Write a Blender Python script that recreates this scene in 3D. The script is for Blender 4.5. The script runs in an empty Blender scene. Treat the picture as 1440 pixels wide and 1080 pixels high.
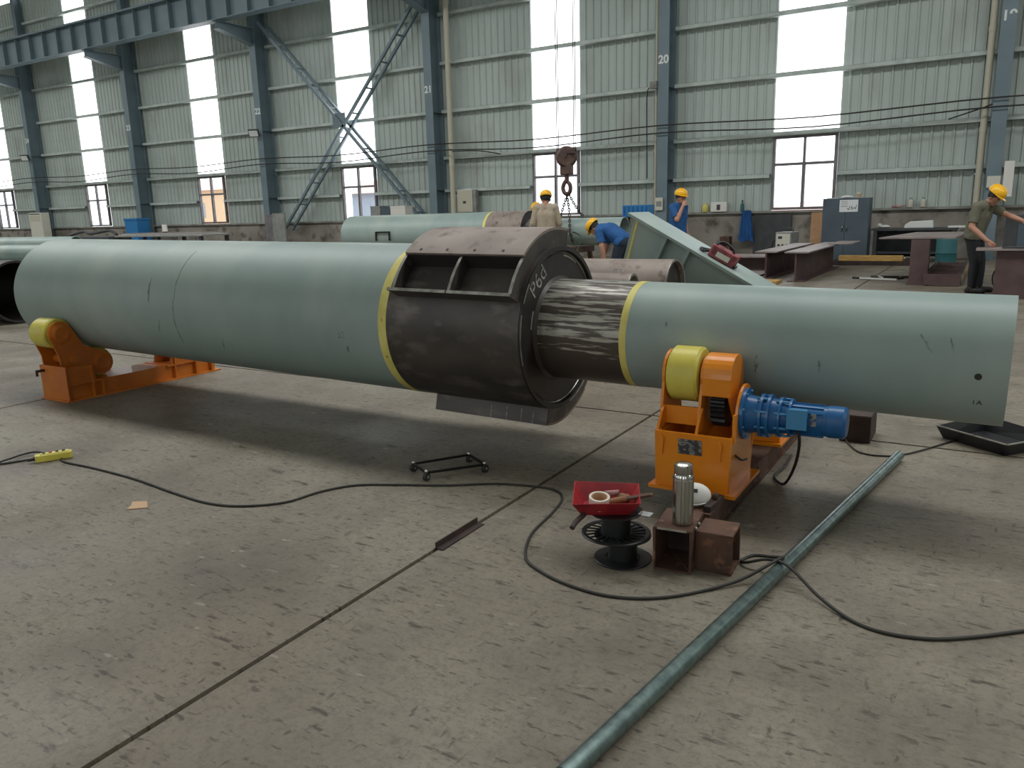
import bpy, bmesh, math, random
import numpy as np
from mathutils import Vector, Matrix, Euler

random.seed(7)
scene = bpy.context.scene
COL = scene.collection
R_ = math.radians

# ------------------------------------------------------------------ camera
CAM_H = 1.4
yaw, pitch, roll = .548633, .214864, -.0270536
fw = Vector((-math.sin(yaw)*math.cos(pitch), math.cos(yaw)*math.cos(pitch), -math.sin(pitch)))
rt = Vector((math.cos(yaw), math.sin(yaw), 0)); up = rt.cross(fw)
r2 = rt*math.cos(roll)+up*math.sin(roll); u2 = -rt*math.sin(roll)+up*math.cos(roll)
cd = bpy.data.cameras.new('camera'); cam = bpy.data.objects.new('camera', cd); COL.objects.link(cam)
cd.sensor_width = 36; cd.sensor_fit = 'HORIZONTAL'; cd.lens = 1105.6*36/1440; cd.clip_end = 400
mw = Matrix.Identity(4)
for i in range(3):
    mw[i][0], mw[i][1], mw[i][2] = r2[i], u2[i], -fw[i]
mw[2][3] = CAM_H
cam.matrix_world = mw
scene.camera = cam

# ------------------------------------------------------------------ sky, daylight, exposure
w = bpy.data.worlds.new('overcast_sky'); scene.world = w; w.use_nodes = True
w.node_tree.nodes['Background'].inputs[0].default_value = (.96, .97, 1, 1)
w.node_tree.nodes['Background'].inputs[1].default_value = 3.0
vs = scene.view_settings
vs.view_transform = 'Standard'; vs.look = 'None'; vs.exposure = 0.0; vs.gamma = 1; vs.use_curve_mapping = False
SKY_L = 7.8            # radiance of the roof skylight
STRIP_L = 3.2          # radiance of the translucent wall sheets

def area(name, loc, sx, sy, rad, rot=(0, 0, 0), col=(.97, .99, 1)):
    l = bpy.data.lights.new(name, 'AREA'); l.shape = 'RECTANGLE'; l.size = sx; l.size_y = sy
    l.energy = rad*math.pi*sx*sy; l.color = col
    o = bpy.data.objects.new(name, l); COL.objects.link(o); o.location = loc; o.rotation_euler = rot
    return o
area('ridge_skylight_daylight', (-20, 8.2, 12.2), 84, 2.6, SKY_L)

# ------------------------------------------------------------------ materials
def lin(c):
    return tuple(((v/255)/12.92 if v/255 <= .04045 else ((v/255+.055)/1.055)**2.4) for v in c)+(1,)
MATS = {}
def M(name, c, rough=.55, metal=0, c2=None, ns=6, sc=(1, 1, 1), lo=.35, hi=.65, det=5, bump=0, c3=None, ns3=40, sc3=None,
      lo3=.6, hi3=.7, rot=(0, 0, 0), emit=0, world=False, spec=.5, coat=0):
    m = bpy.data.materials.new(name); m.use_nodes = True; nt = m.node_tree; N = nt.nodes; L = nt.links
    b = N['Principled BSDF']; b.inputs['Roughness'].default_value = rough; b.inputs['Metallic'].default_value = metal
    b.inputs['Specular IOR Level'].default_value = spec; b.inputs['Coat Weight'].default_value = coat
    b.inputs['Base Color'].default_value = lin(c)
    if emit:
        b.inputs['Emission Color'].default_value = lin(c); b.inputs['Emission Strength'].default_value = emit
    if c2 or bump or c3:
        if world: src = N.new('ShaderNodeNewGeometry').outputs['Position']
        else: src = N.new('ShaderNodeTexCoord').outputs['Object']
        def noise(scale, s, d):
            mp = N.new('ShaderNodeMapping'); mp.inputs['Scale'].default_value = s; mp.inputs['Rotation'].default_value = rot
            L.new(src, mp.inputs[0])
            n = N.new('ShaderNodeTexNoise'); n.inputs['Scale'].default_value = scale; n.inputs['Detail'].default_value = d
            L.new(mp.outputs[0], n.inputs['Vector']); return n
        n = noise(ns, sc, det); prev = None
        if c2:
            rp = N.new('ShaderNodeValToRGB'); rp.color_ramp.elements[0].position = lo; rp.color_ramp.elements[1].position = hi
            rp.color_ramp.elements[0].color = lin(c); rp.color_ramp.elements[1].color = lin(c2)
            L.new(n.outputs['Fac'], rp.inputs[0]); prev = rp.outputs[0]
        if c3:
            n3 = noise(ns3, sc3 or sc, 4)
            mr = N.new('ShaderNodeMapRange'); mr.inputs['From Min'].default_value = lo3; mr.inputs['From Max'].default_value = hi3
            L.new(n3.outputs['Fac'], mr.inputs['Value'])
            mx = N.new('ShaderNodeMix'); mx.data_type = 'RGBA'; mx.inputs[6].default_value = lin(c)
            if prev: L.new(prev, mx.inputs[6])
            mx.inputs[7].default_value = lin(c3); L.new(mr.outputs[0], mx.inputs[0]); prev = mx.outputs[2]
        if prev: L.new(prev, b.inputs['Base Color'])
        if bump:
            bp = N.new('ShaderNodeBump'); bp.inputs['Strength'].default_value = bump; bp.inputs['Distance'].default_value = .01
            L.new(n.outputs['Fac'], bp.inputs['Height']); L.new(bp.outputs[0], b.inputs['Normal'])
    MATS[name] = m
    return m

def emission(name, c, s):
    m = bpy.data.materials.new(name); m.use_nodes = True; nt = m.node_tree; nt.nodes.clear()
    e = nt.nodes.new('ShaderNodeEmission'); e.inputs[0].default_value = c; e.inputs[1].default_value = s
    o = nt.nodes.new('ShaderNodeOutputMaterial'); nt.links.new(e.outputs[0], o.inputs[0]); return m

def glass_mat():
    m = bpy.data.materials.new('window_glass'); m.use_nodes = True; nt = m.node_tree; nt.nodes.clear()
    t = nt.nodes.new('ShaderNodeBsdfTransparent'); t.inputs[0].default_value = (.93, .95, .95, 1)
    g = nt.nodes.new('ShaderNodeBsdfGlossy'); g.inputs['Roughness'].default_value = .05
    mx = nt.nodes.new('ShaderNodeMixShader'); mx.inputs[0].default_value = .06
    o = nt.nodes.new('ShaderNodeOutputMaterial')
    nt.links.new(t.outputs[0], mx.inputs[1]); nt.links.new(g.outputs[0], mx.inputs[2]); nt.links.new(mx.outputs[0], o.inputs[0])
    return m

def floor_mat():
    m = bpy.data.materials.new('worn_concrete'); m.use_nodes = True; nt = m.node_tree; N = nt.nodes; L = nt.links
    b = N['Principled BSDF']; P = N.new('ShaderNodeNewGeometry').outputs['Position']
    def noise(scale, s=(1, 1, 1), d=5, rz=0, rough=.55):
        mp = N.new('ShaderNodeMapping'); mp.inputs['Scale'].default_value = s; mp.inputs['Rotation'].default_value = (0, 0, rz)
        L.new(P, mp.inputs[0]); n = N.new('ShaderNodeTexNoise'); n.inputs['Scale'].default_value = scale
        n.inputs['Detail'].default_value = d; n.inputs['Roughness'].default_value = rough
        L.new(mp.outputs[0], n.inputs['Vector']); return n.outputs['Fac']
    def rng(v, a, c, lo=0, hi=1):
        r = N.new('ShaderNodeMapRange'); r.inputs['From Min'].default_value = a; r.inputs['From Max'].default_value = c
        r.inputs['To Min'].default_value = lo; r.inputs['To Max'].default_value = hi; L.new(v, r.inputs['Value']); return r.outputs[0]
    def mix(f, A, B):
        x = N.new('ShaderNodeMix'); x.data_type = 'RGBA'; L.new(f, x.inputs[0])
        for i, v in ((6, A), (7, B)):
            if isinstance(v, tuple): x.inputs[i].default_value = v
            else: L.new(v, x.inputs[i])
        return x.outputs[2]
    base = mix(rng(noise(.45, d=3), .35, .65), lin((140, 134, 118)), lin((128, 118, 102)))
    base = mix(rng(noise(1.7, d=6), .42, .68), base, lin((112, 104, 92)))
    base = mix(rng(noise(.9, d=7, rough=.65), .52, .70, 0, .4), base, lin((80, 74, 66)))
    base = mix(rng(noise(60, d=4, rough=.7), .5, .7, 0, .45), base, lin((90, 82, 70)))
    base = mix(rng(noise(26, d=6, rough=.75), .48, .72, 0, .6), base, lin((86, 77, 66)))
    s1 = noise(5.5, (1, 3.6, 1), 6, R_(24), .62); s2 = noise(8, (3.3, 1, 1), 5, R_(10), .6); s3 = noise(3, (1, 2.0, 1), 8, R_(-20), .7)
    base = mix(rng(s1, .60, .68, 0, .8), base, lin((56, 49, 42)))
    base = mix(rng(s2, .63, .70, 0, .7), base, lin((58, 51, 46)))
    base = mix(rng(s3, .60, .72, 0, .6), base, lin((74, 65, 57)))
    base = mix(rng(noise(13, (1, 3.4, 1), 4, R_(16), .6), .60, .66, 0, .7), base, lin((60, 52, 45)))
    base = mix(rng(noise(10, (1, 2.8, 1), 5, R_(40), .6), .62, .68, 0, .6), base, lin((64, 56, 50)))
    base = mix(rng(noise(7, (1, 2.4, 1), 4, R_(14)), .66, .72, 0, .5), base, lin((165, 163, 150)))
    L.new(base, b.inputs['Base Color'])
    L.new(rng(noise(1.1, d=4), .35, .7, .42, .72), b.inputs['Roughness'])
    b.inputs['Specular IOR Level'].default_value = .35
    bp = N.new('ShaderNodeBump'); bp.inputs['Strength'].default_value = .35; bp.inputs['Distance'].default_value = .01
    ad = N.new('ShaderNodeMath'); ad.operation = 'SUBTRACT'; L.new(noise(14, d=8, rough=.7), ad.inputs[0]); L.new(s1, ad.inputs[1])
    L.new(ad.outputs[0], bp.inputs['Height']); L.new(bp.outputs[0], b.inputs['Normal'])
    return m

def neck_mat():      # bare tube partly ground bright in strips along its length
    m = bpy.data.materials.new('ground_steel'); m.use_nodes = True; nt = m.node_tree; N = nt.nodes; L = nt.links
    b = N['Principled BSDF']; tc = N.new('ShaderNodeTexCoord').outputs['Object']
    sp = N.new('ShaderNodeSeparateXYZ'); L.new(tc, sp.inputs[0])
    at = N.new('ShaderNodeMath'); at.operation = 'ARCTAN2'; L.new(sp.outputs[1], at.inputs[0]); L.new(sp.outputs[2], at.inputs[1])
    cb = N.new('ShaderNodeCombineXYZ'); L.new(at.outputs[0], cb.inputs[0]); L.new(sp.outputs[0], cb.inputs[1])
    mp = N.new('ShaderNodeMapping'); mp.inputs['Scale'].default_value = (2.6, .5, 1); L.new(cb.outputs[0], mp.inputs[0])
    n = N.new('ShaderNodeTexNoise'); n.inputs['Scale'].default_value = 6.5; n.inputs['Detail'].default_value = 3; L.new(mp.outputs[0], n.inputs['Vector'])
    n2 = N.new('ShaderNodeTexNoise'); n2.inputs['Scale'].default_value = 9; n2.inputs['Detail'].default_value = 5; L.new(cb.outputs[0], n2.inputs['Vector'])
    w_ = N.new('ShaderNodeMath'); w_.operation = 'MULTIPLY_ADD'; L.new(at.outputs[0], w_.inputs[0]); w_.inputs[1].default_value = 23
    q = N.new('ShaderNodeMath'); q.operation = 'MULTIPLY'; L.new(n2.outputs['Fac'], q.inputs[0]); q.inputs[1].default_value = 9; L.new(q.outputs[0], w_.inputs[2])
    sn = N.new('ShaderNodeMath'); sn.operation = 'SINE'; L.new(w_.outputs[0], sn.inputs[0])
    ad = N.new('ShaderNodeMath'); ad.operation = 'MULTIPLY_ADD'; L.new(sn.outputs[0], ad.inputs[0]); ad.inputs[1].default_value = .05; L.new(n.outputs['Fac'], ad.inputs[2])
    rp = N.new('ShaderNodeValToRGB'); e = rp.color_ramp.elements; e[0].position = .48; e[0].color = lin((86, 77, 70)); e[1].position = .56; e[1].color = lin((172, 169, 158))
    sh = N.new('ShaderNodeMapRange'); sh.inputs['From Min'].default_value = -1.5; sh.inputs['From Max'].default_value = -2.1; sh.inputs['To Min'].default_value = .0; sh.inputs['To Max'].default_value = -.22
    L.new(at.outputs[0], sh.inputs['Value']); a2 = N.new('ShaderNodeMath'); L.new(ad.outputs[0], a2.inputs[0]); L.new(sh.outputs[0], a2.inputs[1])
    L.new(a2.outputs[0], rp.inputs[0]); L.new(rp.outputs[0], b.inputs['Base Color'])
    b.inputs['Roughness'].default_value = .38; b.inputs['Metallic'].default_value = .35
    return m

CONC = floor_mat(); GLASS = glass_mat(); NECK = neck_mat()
PANEL_E = emission('translucent_daylight_sheet', (.96, .98, 1, 1), STRIP_L)
M('joint', (44, 40, 36), .9)
M('clad', (186, 196, 190), .5, c2=(172, 182, 176), ns=.6, sc=(1, 1, .4), c3=(156, 160, 152), ns3=1.1, lo3=.55, hi3=.8, world=True)
M('girt', (196, 206, 200), .5, c2=(174, 184, 178), ns=3)
M('column', (116, 134, 142), .45, c2=(104, 122, 130), ns=1.2)
M('frame', (126, 122, 126), .5, c2=(104, 98, 100), ns=4)
M('dado', (156, 151, 140), .85, c2=(128, 121, 112), ns=1.2, c3=(84, 78, 72), ns3=2.6, lo3=.52, hi3=.72, bump=.3, world=True)
M('ledge', (150, 150, 142), .8, c2=(120, 118, 110), ns=3)
M('stencil', (226, 230, 228), .6)
M('ceiling', (206, 208, 204), .7, c2=(196, 198, 194), ns=.3)
M('primer', (147, 163, 157), .45, c2=(136, 153, 148), ns=2.2, sc=(1.4, .8, .8), lo=.3, hi=.7, c3=(158, 171, 162), ns3=1.4, lo3=.5, hi3=.75, bump=.03)
M('scuff', (104, 118, 114), .6, c2=(134, 152, 147), ns=26, lo=.45, hi=.6)
M('scuff_dark', (74, 84, 84), .6)
M('yellow_tape', (222, 212, 124), .6, c2=(206, 194, 100), ns=9)
M('mill', (84, 78, 74), .4, .35, c2=(66, 61, 59), ns=2.4, sc=(1, 2, 2), c3=(112, 104, 98), ns3=5, lo3=.56, hi3=.75)
M('mill_dark', (58, 54, 52), .45, .3, c2=(46, 43, 42), ns=5)
M('rust_plate', (152, 140, 130), .6, .1, c2=(130, 117, 108), ns=3, c3=(104, 90, 82), ns3=9, lo3=.55, hi3=.7)
M('ground_edge', (186, 186, 178), .35, .6, c2=(140, 138, 130), ns=18)
M('chalk', (168, 166, 158), .9, c2=(110, 106, 102), ns=60, lo=.45, hi=.6)
M('inked', (52, 60, 60), .7)
M('orange', (232, 142, 22), .35, c2=(222, 128, 14), ns=4, coat=.2)
M('orange_old', (206, 120, 34), .45, c2=(186, 100, 26), ns=4, coat=.1)
M('yellow_pu', (216, 204, 92), .4, c2=(204, 190, 76), ns=8)
M('blue_paint', (28, 98, 152), .38, c2=(20, 80, 132), ns=8, coat=.15)
M('blue_light', (66, 134, 178), .4)
M('plate_alu', (150, 150, 148), .4, .6, c2=(84, 82, 80), ns=40, lo=.48, hi=.52)
M('dark_gear', (40, 40, 42), .4, .6)
M('rust', (98, 70, 54), .7, .2, c2=(74, 54, 46), ns=9, c3=(132, 92, 68), ns3=16, lo3=.58, hi3=.7)
M('rust_dark', (74, 58, 52), .7, .2, c2=(54, 44, 42), ns=7)
M('steel_brushed', (190, 188, 180), .22, .95, c2=(150, 148, 142), ns=3, sc=(60, 60, 1))
M('steel_bright', (214, 214, 208), .15, 1)
M('black_plastic', (30, 31, 33), .4)
M('black_rubber', (38, 37, 36), .55)
M('cable', (44, 42, 36), .6)
M('red_paint', (170, 44, 50), .45, c2=(140, 30, 38), ns=14)
M('white_plastic', (222, 220, 212), .5)
M('off_white', (206, 204, 190), .6)
M('wood_handle', (150, 104, 66), .6, c2=(120, 80, 50), ns=12, sc=(1, 1, 6))
M('galv', (124, 142, 138), .32, .75, c2=(96, 112, 110), ns=30)
M('cardboard', (196, 164, 130), .85)
M('beige_pipe', (190, 186, 166), .55)
M('cast_brown', (104, 84, 74), .5, .4, c2=(80, 62, 58), ns=7)
M('chain', (84, 72, 68), .5, .6)
M('helmet_yellow', (246, 186, 30), .3)
M('skin', (178, 132, 108), .6)
M('hair', (34, 28, 26), .7)
M('denim_blue', (38, 92, 150), .85, c2=(30, 78, 132), ns=10)
M('navy', (40, 52, 66), .85)
M('khaki', (180, 166, 146), .9, c2=(164, 150, 130), ns=8)
M('tan_trousers', (150, 124, 104), .9)
M('olive', (110, 108, 92), .9, c2=(96, 94, 80), ns=8)
M('black_cloth', (34, 36, 40), .9)
M('shoe', (28, 27, 27), .6)
M('cabinet', (78, 92, 102), .5, c2=(70, 83, 92), ns=2)
M('brown_steel', (98, 78, 76), .6, .2, c2=(80, 62, 62), ns=3)
M('sheet_top', (150, 138, 132), .55, .2, c2=(126, 114, 110), ns=4)
M('grey_box', (150, 152, 148), .55, c2=(128, 130, 126), ns=5)
M('dark_grey', (70, 72, 74), .6, c2=(56, 58, 60), ns=4)
M('blue_plastic', (32, 116, 176), .5)
M('timber', (196, 160, 92), .75, c2=(168, 130, 72), ns=6, sc=(1, 6, 6))
M('plywood', (186, 146, 110), .8, c2=(170, 130, 96), ns=5)
M('paper', (220, 224, 224), .8)
M('ink', (60, 66, 72), .8)
M('teal', (40, 96, 100), .6)
M('case_red', (158, 78, 80), .6, c2=(112, 52, 58), ns=16)
M('cloth_white', (220, 220, 216), .9)
M('cloth_red', (150, 90, 90), .9, c2=(200, 170, 165), ns=14)
M('lens', (225, 228, 226), .2)
M('leaf', (84, 120, 66), .6)
M('outside_wall', (216, 206, 200), .8)
M('outside_orange', (214, 184, 152), .8)
M('outside_blue', (150, 160, 176), .8)
M('outside_roof', (214, 186, 176), .8)

# ------------------------------------------------------------------ mesh helpers
class MB:
    def __init__(s): s.v = []; s.f = []; s.sm = []
    def add(s, vs_, fs, smooth=False, mat=None):
        o = len(s.v)
        for p in vs_: s.v.append(tuple(mat @ Vector(p)) if mat is not None else tuple(p))
        for f in fs: s.f.append([o+i for i in f]); s.sm.append(smooth)
        return s
    def box(s, x0, x1, y0, y1, z0, z1, mat=None):
        v = [(x, y, z) for z in (z0, z1) for y in (y0, y1) for x in (x0, x1)]
        return s.add(v, [(0, 2, 3, 1), (4, 5, 7, 6), (0, 1, 5, 4), (2, 6, 7, 3), (0, 4, 6, 2), (1, 3, 7, 5)], mat=mat)
    def rbox(s, x0, x1, y0, y1, z0, z1, r=.01, n=3, mat=None):     # box with rounded vertical edges
        pts = []
        for cx, cy, a0 in ((x1-r, y1-r, 0), (x0+r, y1-r, 90), (x0+r, y0+r, 180), (x1-r, y0+r, 270)):
            for i in range(n+1):
                a = R_(a0+90*i/n); pts.append((cx+r*math.cos(a), cy+r*math.sin(a)))
        return s.prism(pts, z0, z1, mat=mat)
    def prism(s, pts, a, b, axis='z', mat=None, smooth=False):
        def mk(p, h): return {'z': (p[0], p[1], h), 'y': (p[0], h, p[1]), 'x': (h, p[0], p[1])}[axis]
        n = len(pts); v = [mk(p, a) for p in pts]+[mk(p, b) for p in pts]
        area_ = sum(pts[i][0]*pts[(i+1) % n][1]-pts[(i+1) % n][0]*pts[i][1] for i in range(n))
        flip = (area_ < 0) ^ (axis == 'y') ^ (b < a)
        f = [list(range(n))[::-1], list(range(n, 2*n))]+[(i, (i+1) % n, n+(i+1) % n, n+i) for i in range(n)]
        if flip: f = [list(q)[::-1] for q in f]
        o = len(s.f); s.add(v, f, mat=mat)
        if smooth:
            for k in range(o+2, len(s.f)): s.sm[k] = True
        return s
    def cyl(s, p0, p1, r0, r1=None, n=20, caps=True, mat=None):
        return s.lathe([(r0, 0), (r0 if r1 is None else r1, (Vector(p1)-Vector(p0)).length)], p0, Vector(p1)-Vector(p0), n, caps, mat)
    def lathe(s, prof, org=(0, 0, 0), d=(0, 0, 1), n=24, caps=True, mat=None, a0=0, a1=360, sharp=True):
        d = Vector(d).normalized(); e = d.orthogonal().normalized() if abs(d.x) < .99 else Vector((0, 0, 1)); g = d.cross(e); org = Vector(org)
        full = abs(a1-a0-360) < 1e-6; m = n if full else n+1
        rings = []
        for r, h in prof:
            rings.append([org+d*h+(e*math.cos(R_(a0+(a1-a0)*i/n))+g*math.sin(R_(a0+(a1-a0)*i/n)))*r for i in range(m)])
        for k in range(len(prof)-1):
            A, B = rings[k], rings[k+1]; idx = range(m if full else m-1)
            s.add(A+B, [(i, (i+1) % m, m+(i+1) % m, m+i) for i in idx], smooth=True, mat=mat)
        if caps and full:
            if prof[0][0] > 1e-5: s.add(rings[0], [list(range(m))[::-1]], mat=mat)
            if prof[-1][0] > 1e-5: s.add(rings[-1], [list(range(m))], mat=mat)
        return s
    def tube(s, p0, p1, ro, ri, n=32, mat=None):
        L = (Vector(p1)-Vector(p0)).length
        return s.lathe([(ri, 0), (ro, 0), (ro, L), (ri, L), (ri, 0)], p0, Vector(p1)-Vector(p0), n, False, mat)
    def sphere(s, c, r, n=12, k=8, sc=(1, 1, 1), mat=None):
        v = []; f = []
        for j in range(1, k):
            t = math.pi*j/k
            for i in range(n):
                a = 2*math.pi*i/n
                v.append((c[0]+r*sc[0]*math.sin(t)*math.cos(a), c[1]+r*sc[1]*math.sin(t)*math.sin(a), c[2]+r*sc[2]*math.cos(t)))
        v += [(c[0], c[1], c[2]+r*sc[2]), (c[0], c[1], c[2]-r*sc[2])]; T = len(v)-2
        for j in range(k-2):
            for i in range(n): f.append((j*n+i, (j+1)*n+i, (j+1)*n+(i+1) % n, j*n+(i+1) % n))
        for i in range(n):
            f.append((T, i, (i+1) % n)); f.append((T+1, (k-2)*n+(i+1) % n, (k-2)*n+i))
        return s.add(v, f, True, mat)
    def bar(s, p0, p1, wd, ht, upv=(0, 0, 1), mat=None):
        p0, p1 = Vector(p0), Vector(p1); d = p1-p0; L = d.length; d.normalize(); u = Vector(upv)
        if abs(u.dot(d)) > .98: u = Vector((0, 1, 0))
        sd = d.cross(u).normalized(); u = sd.cross(d)
        M_ = Matrix(((d.x, sd.x, u.x, p0.x), (d.y, sd.y, u.y, p0.y), (d.z, sd.z, u.z, p0.z), (0, 0, 0, 1)))
        if mat is not None: M_ = mat @ M_
        return s.box(0, L, -wd/2, wd/2, -ht/2, ht/2, mat=M_)
    def sweep(s, pts, r, n=8, sub=6, closed=False, mat=None):
        P = [Vector(p) for p in pts]
        if sub > 1:
            Q = []; m = len(P)
            for i in range(m if closed else m-1):
                g = (lambda k: P[k % m]) if closed else (lambda k: P[min(max(k, 0), m-1)])
                a, b, c, d = g(i-1), g(i), g(i+1), g(i+2)
                for j in range(sub):
                    t = j/sub
                    Q.append(.5*((2*b)+(c-a)*t+(2*a-5*b+4*c-d)*t*t+(3*b-a-3*c+d)*t**3))
            if not closed: Q.append(P[-1])
            P = Q
        m = len(P); rings = []; u = None
        for i in range(m):
            t = (P[(i+1) % m]-P[i-1]) if closed else (P[min(i+1, m-1)]-P[max(i-1, 0)])
            if t.length < 1e-9: t = Vector((1, 0, 0))
            t.normalize()
            if u is None: u = t.orthogonal().normalized() if abs(t.z) > .9 else Vector((0, 0, 1))
            u = (u-t*u.dot(t))
            if u.length < 1e-6: u = t.orthogonal()
            u.normalize(); g = t.cross(u)
            rings += [P[i]+(u*math.cos(2*math.pi*k/n)+g*math.sin(2*math.pi*k/n))*r for k in range(n)]
        f = []
        for i in range(m if closed else m-1):
            for k in range(n):
                f.append((i*n+k, i*n+(k+1) % n, ((i+1) % m)*n+(k+1) % n, ((i+1) % m)*n+k))
        if not closed: f += [list(range(n))[::-1], [(m-1)*n+k for k in range(n)]]
        return s.add(rings, f, True, mat)
    def mesh(s, name):
        me = bpy.data.meshes.new(name); me.from_pydata(s.v, [], s.f); me.update()
        me.polygons.foreach_set('use_smooth', s.sm)
        return me
    def build(s, name, mat, parent=None, world=False, bevel=0, label=None):
        if world and parent is not None:
            o_ = Vector(parent['_o']); s.v = [tuple(Vector(p)-o_) for p in s.v]
        me = s.mesh(name); me.materials.append(MATS[mat] if isinstance(mat, str) else mat)
        bm = bmesh.new(); bm.from_mesh(me); bmesh.ops.remove_doubles(bm, verts=bm.verts, dist=1e-5)
        if bevel:
            es = [e for e in bm.edges if len(e.link_faces) == 2 and e.calc_face_angle(0) > .7]
            bmesh.ops.bevel(bm, geom=es, offset=bevel, segments=2, affect='EDGES', profile=.6, clamp_overlap=True)
        for e in bm.edges:
            if len(e.link_faces) == 2 and e.calc_face_angle(0) > .6: e.smooth = False
        bmesh.ops.recalc_face_normals(bm, faces=bm.faces)
        bm.to_mesh(me); bm.free()
        return put(name, me, parent, label)

def put(name, me, parent=None, label=None):
    o = bpy.data.objects.new(name, me); COL.objects.link(o)
    if parent is not None: o.parent = parent
    if label: o['label'] = label
    return o
def tag(o, label=None, cat=None, group=None, kind=None):
    for k, v in (('label', label), ('category', cat), ('group', group), ('kind', kind)):
        if v: o[k] = v
    return o
def thing(name, label, cat, loc=(0, 0, 0), rot=(0, 0, 0), group=None, kind=None):
    o = bpy.data.objects.new(name, None); COL.objects.link(o); o.location = loc; o.rotation_euler = rot; o.empty_display_size = .1
    o['_o'] = tuple(loc); return tag(o, label, cat, group, kind)
def single(name, mb, mat, label, cat, group=None, loc=None, bevel=0, kind=None):
    if loc is not None: mb.v = [tuple(Vector(p)-Vector(loc)) for p in mb.v]
    o = mb.build(name, mat, bevel=bevel)
    if loc is not None: o.location = loc
    return tag(o, label, cat, group, kind)
def text(name, body, size, mat, parent, mtx, ext=.002, label=None, bold=.0):
    c = bpy.data.curves.new(name, 'FONT'); c.body = body; c.size = size; c.extrude = ext; c.offset = size*bold; c.align_x = 'CENTER'; c.align_y = 'CENTER'
    t = bpy.data.objects.new('t', c); COL.objects.link(t)
    bpy.context.view_layer.update()
    me = bpy.data.meshes.new_from_object(t.evaluated_get(bpy.context.evaluated_depsgraph_get()))
    bpy.data.objects.remove(t); me.name = name; me.transform(mtx); me.materials.clear(); me.materials.append(MATS[mat])
    return put(name, me, parent, label)
def frame(org, x, y):      # matrix with local x, y directions (world vectors)
    x = Vector(x).normalized(); y = Vector(y); y = (y-x*y.dot(x)).normalized(); z = x.cross(y); o = Vector(org)
    return Matrix(((x.x, y.x, z.x, o.x), (x.y, y.y, z.y, o.y), (x.z, y.z, z.z, o.z), (0, 0, 0, 1)))

# ------------------------------------------------------------------ floor
X0, X1, Y0, Y1 = -62, 22, -11, 22.62
fl = MB().box(X0, X1, Y0, Y1, -.3, -.028).build('floor', 'joint'); tag(fl, 'grey concrete workshop floor in large cast slabs', None, None, 'structure')
xs = [-1.93+4.65*k for k in range(-13, 6)]; ys = [-1.0+6*k for k in range(-2, 5)]
xs = [X0]+[x for x in xs if X0+.5 < x < X1-.5]+[X1]; ys = [Y0]+[y for y in ys if Y0+.5 < y < Y1-.5]+[Y1]
g = .011
for i in range(len(xs)-1):
    for j in range(len(ys)-1):
        MB().box(xs[i]+g, xs[i+1]-g, ys[j]+g, ys[j+1]-g, -.027, 0).build('slab', CONC, fl)

# ------------------------------------------------------------------ back wall
YW = 22.6
colX = [-8.25+8.09*k for k in range(-6, 4)]               # column centres; number 20 is index 6
strips = [(-1.65+s, 1.65*0+s2) for s, s2 in ()]
stripC = {-6: -52.8, -5: -44.7, -4: -36.5, -3: -28.3, -2: -20.15, -1: -11.98, 0: -4.52, 1: 3.9, 2: 11.9}
SW = .82
WT = 11.9
girtZ = [2.18, 3.25, 4.74, 6.25, 7.75, 9.25, 10.75]
LEDGE = 1.25
wall = MB().box(X0, X1, YW+.0, YW+.24, 0, LEDGE-.05).build('wall_back', 'dado'); tag(wall, 'cement rendered low wall under grey green profiled sheeting', None, None, 'structure')
MB().box(X0, X1, YW-.1, YW+.24, LEDGE-.05, LEDGE+.01).build('ledge', 'ledge', wall)

def cladding(x0, x1, z0, z1, y=YW+.06):
    # trapezoidal profiled sheet: narrow ribs standing proud towards the room
    pitch_, rib, d = .235, .055, .038
    n = max(1, int((x1-x0)/pitch_)); p = (x1-x0)/n; pts = []
    for i in range(n):
        a = x0+i*p
        pts += [(a, y), (a+p-rib-.03, y), (a+p-rib, y-d), (a+p-.022, y-d)]
    pts.append((x1, y)); v = [(px, py, z) for z in (z0, z1) for px, py in pts]+[(px, py+.012, z) for z in (z0, z1) for px, py in pts]; m = len(pts)
    f = [(i, i+1, m+i+1, m+i) for i in range(m-1)]+[(2*m+i, 3*m+i, 3*m+i+1, 2*m+i+1) for i in range(m-1)]
    f += [(i+2*m, i+1+2*m, i+1, i) for i in range(m-1)]+[(m+i, m+i+1, 3*m+i+1, 3*m+i) for i in range(m-1)]
    return MB().add(v, f).build('cladding_sheet', 'clad', wall)
edges = [X0]
for k in sorted(stripC):
    edges += [stripC[k]-SW, stripC[k]+SW]
edges.append(X1)
zs = [LEDGE]+girtZ+[WT]
for i in range(0, len(edges), 2):
    for j in range(len(zs)-1): cladding(edges[i], edges[i+1], zs[j], zs[j+1])
for k in sorted(stripC):
    for j in range(1, len(zs)-1):
        if zs[j+1] <= 3.3: continue
        MB().box(stripC[k]-SW, stripC[k]+SW, YW+.05, YW+.06, zs[j]+.0, zs[j+1]).build('translucent_sheet', PANEL_E, wall)
for i in range(len(colX)-1):
    for z in girtZ:
        xa, xb = colX[i]+.16, colX[i+1]-.16
        if z < 3:          # interrupted by the window
            c = [v for v in stripC.values() if xa < v < xb][0]; spans = [(xa, c-SW-.04), (c+SW+.04, xb)]
        else: spans = [(xa, xb)]
        for a, b in spans:
            mb = MB().box(a, b, YW-.17, YW-.165, z-.055, z+.055).box(a, b, YW-.17, YW+.02, z+.05, z+.055).box(a, b, YW-.17, YW+.02, z-.055, z-.05)
            mb.build('girt', 'girt', wall)
n = 0
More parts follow.
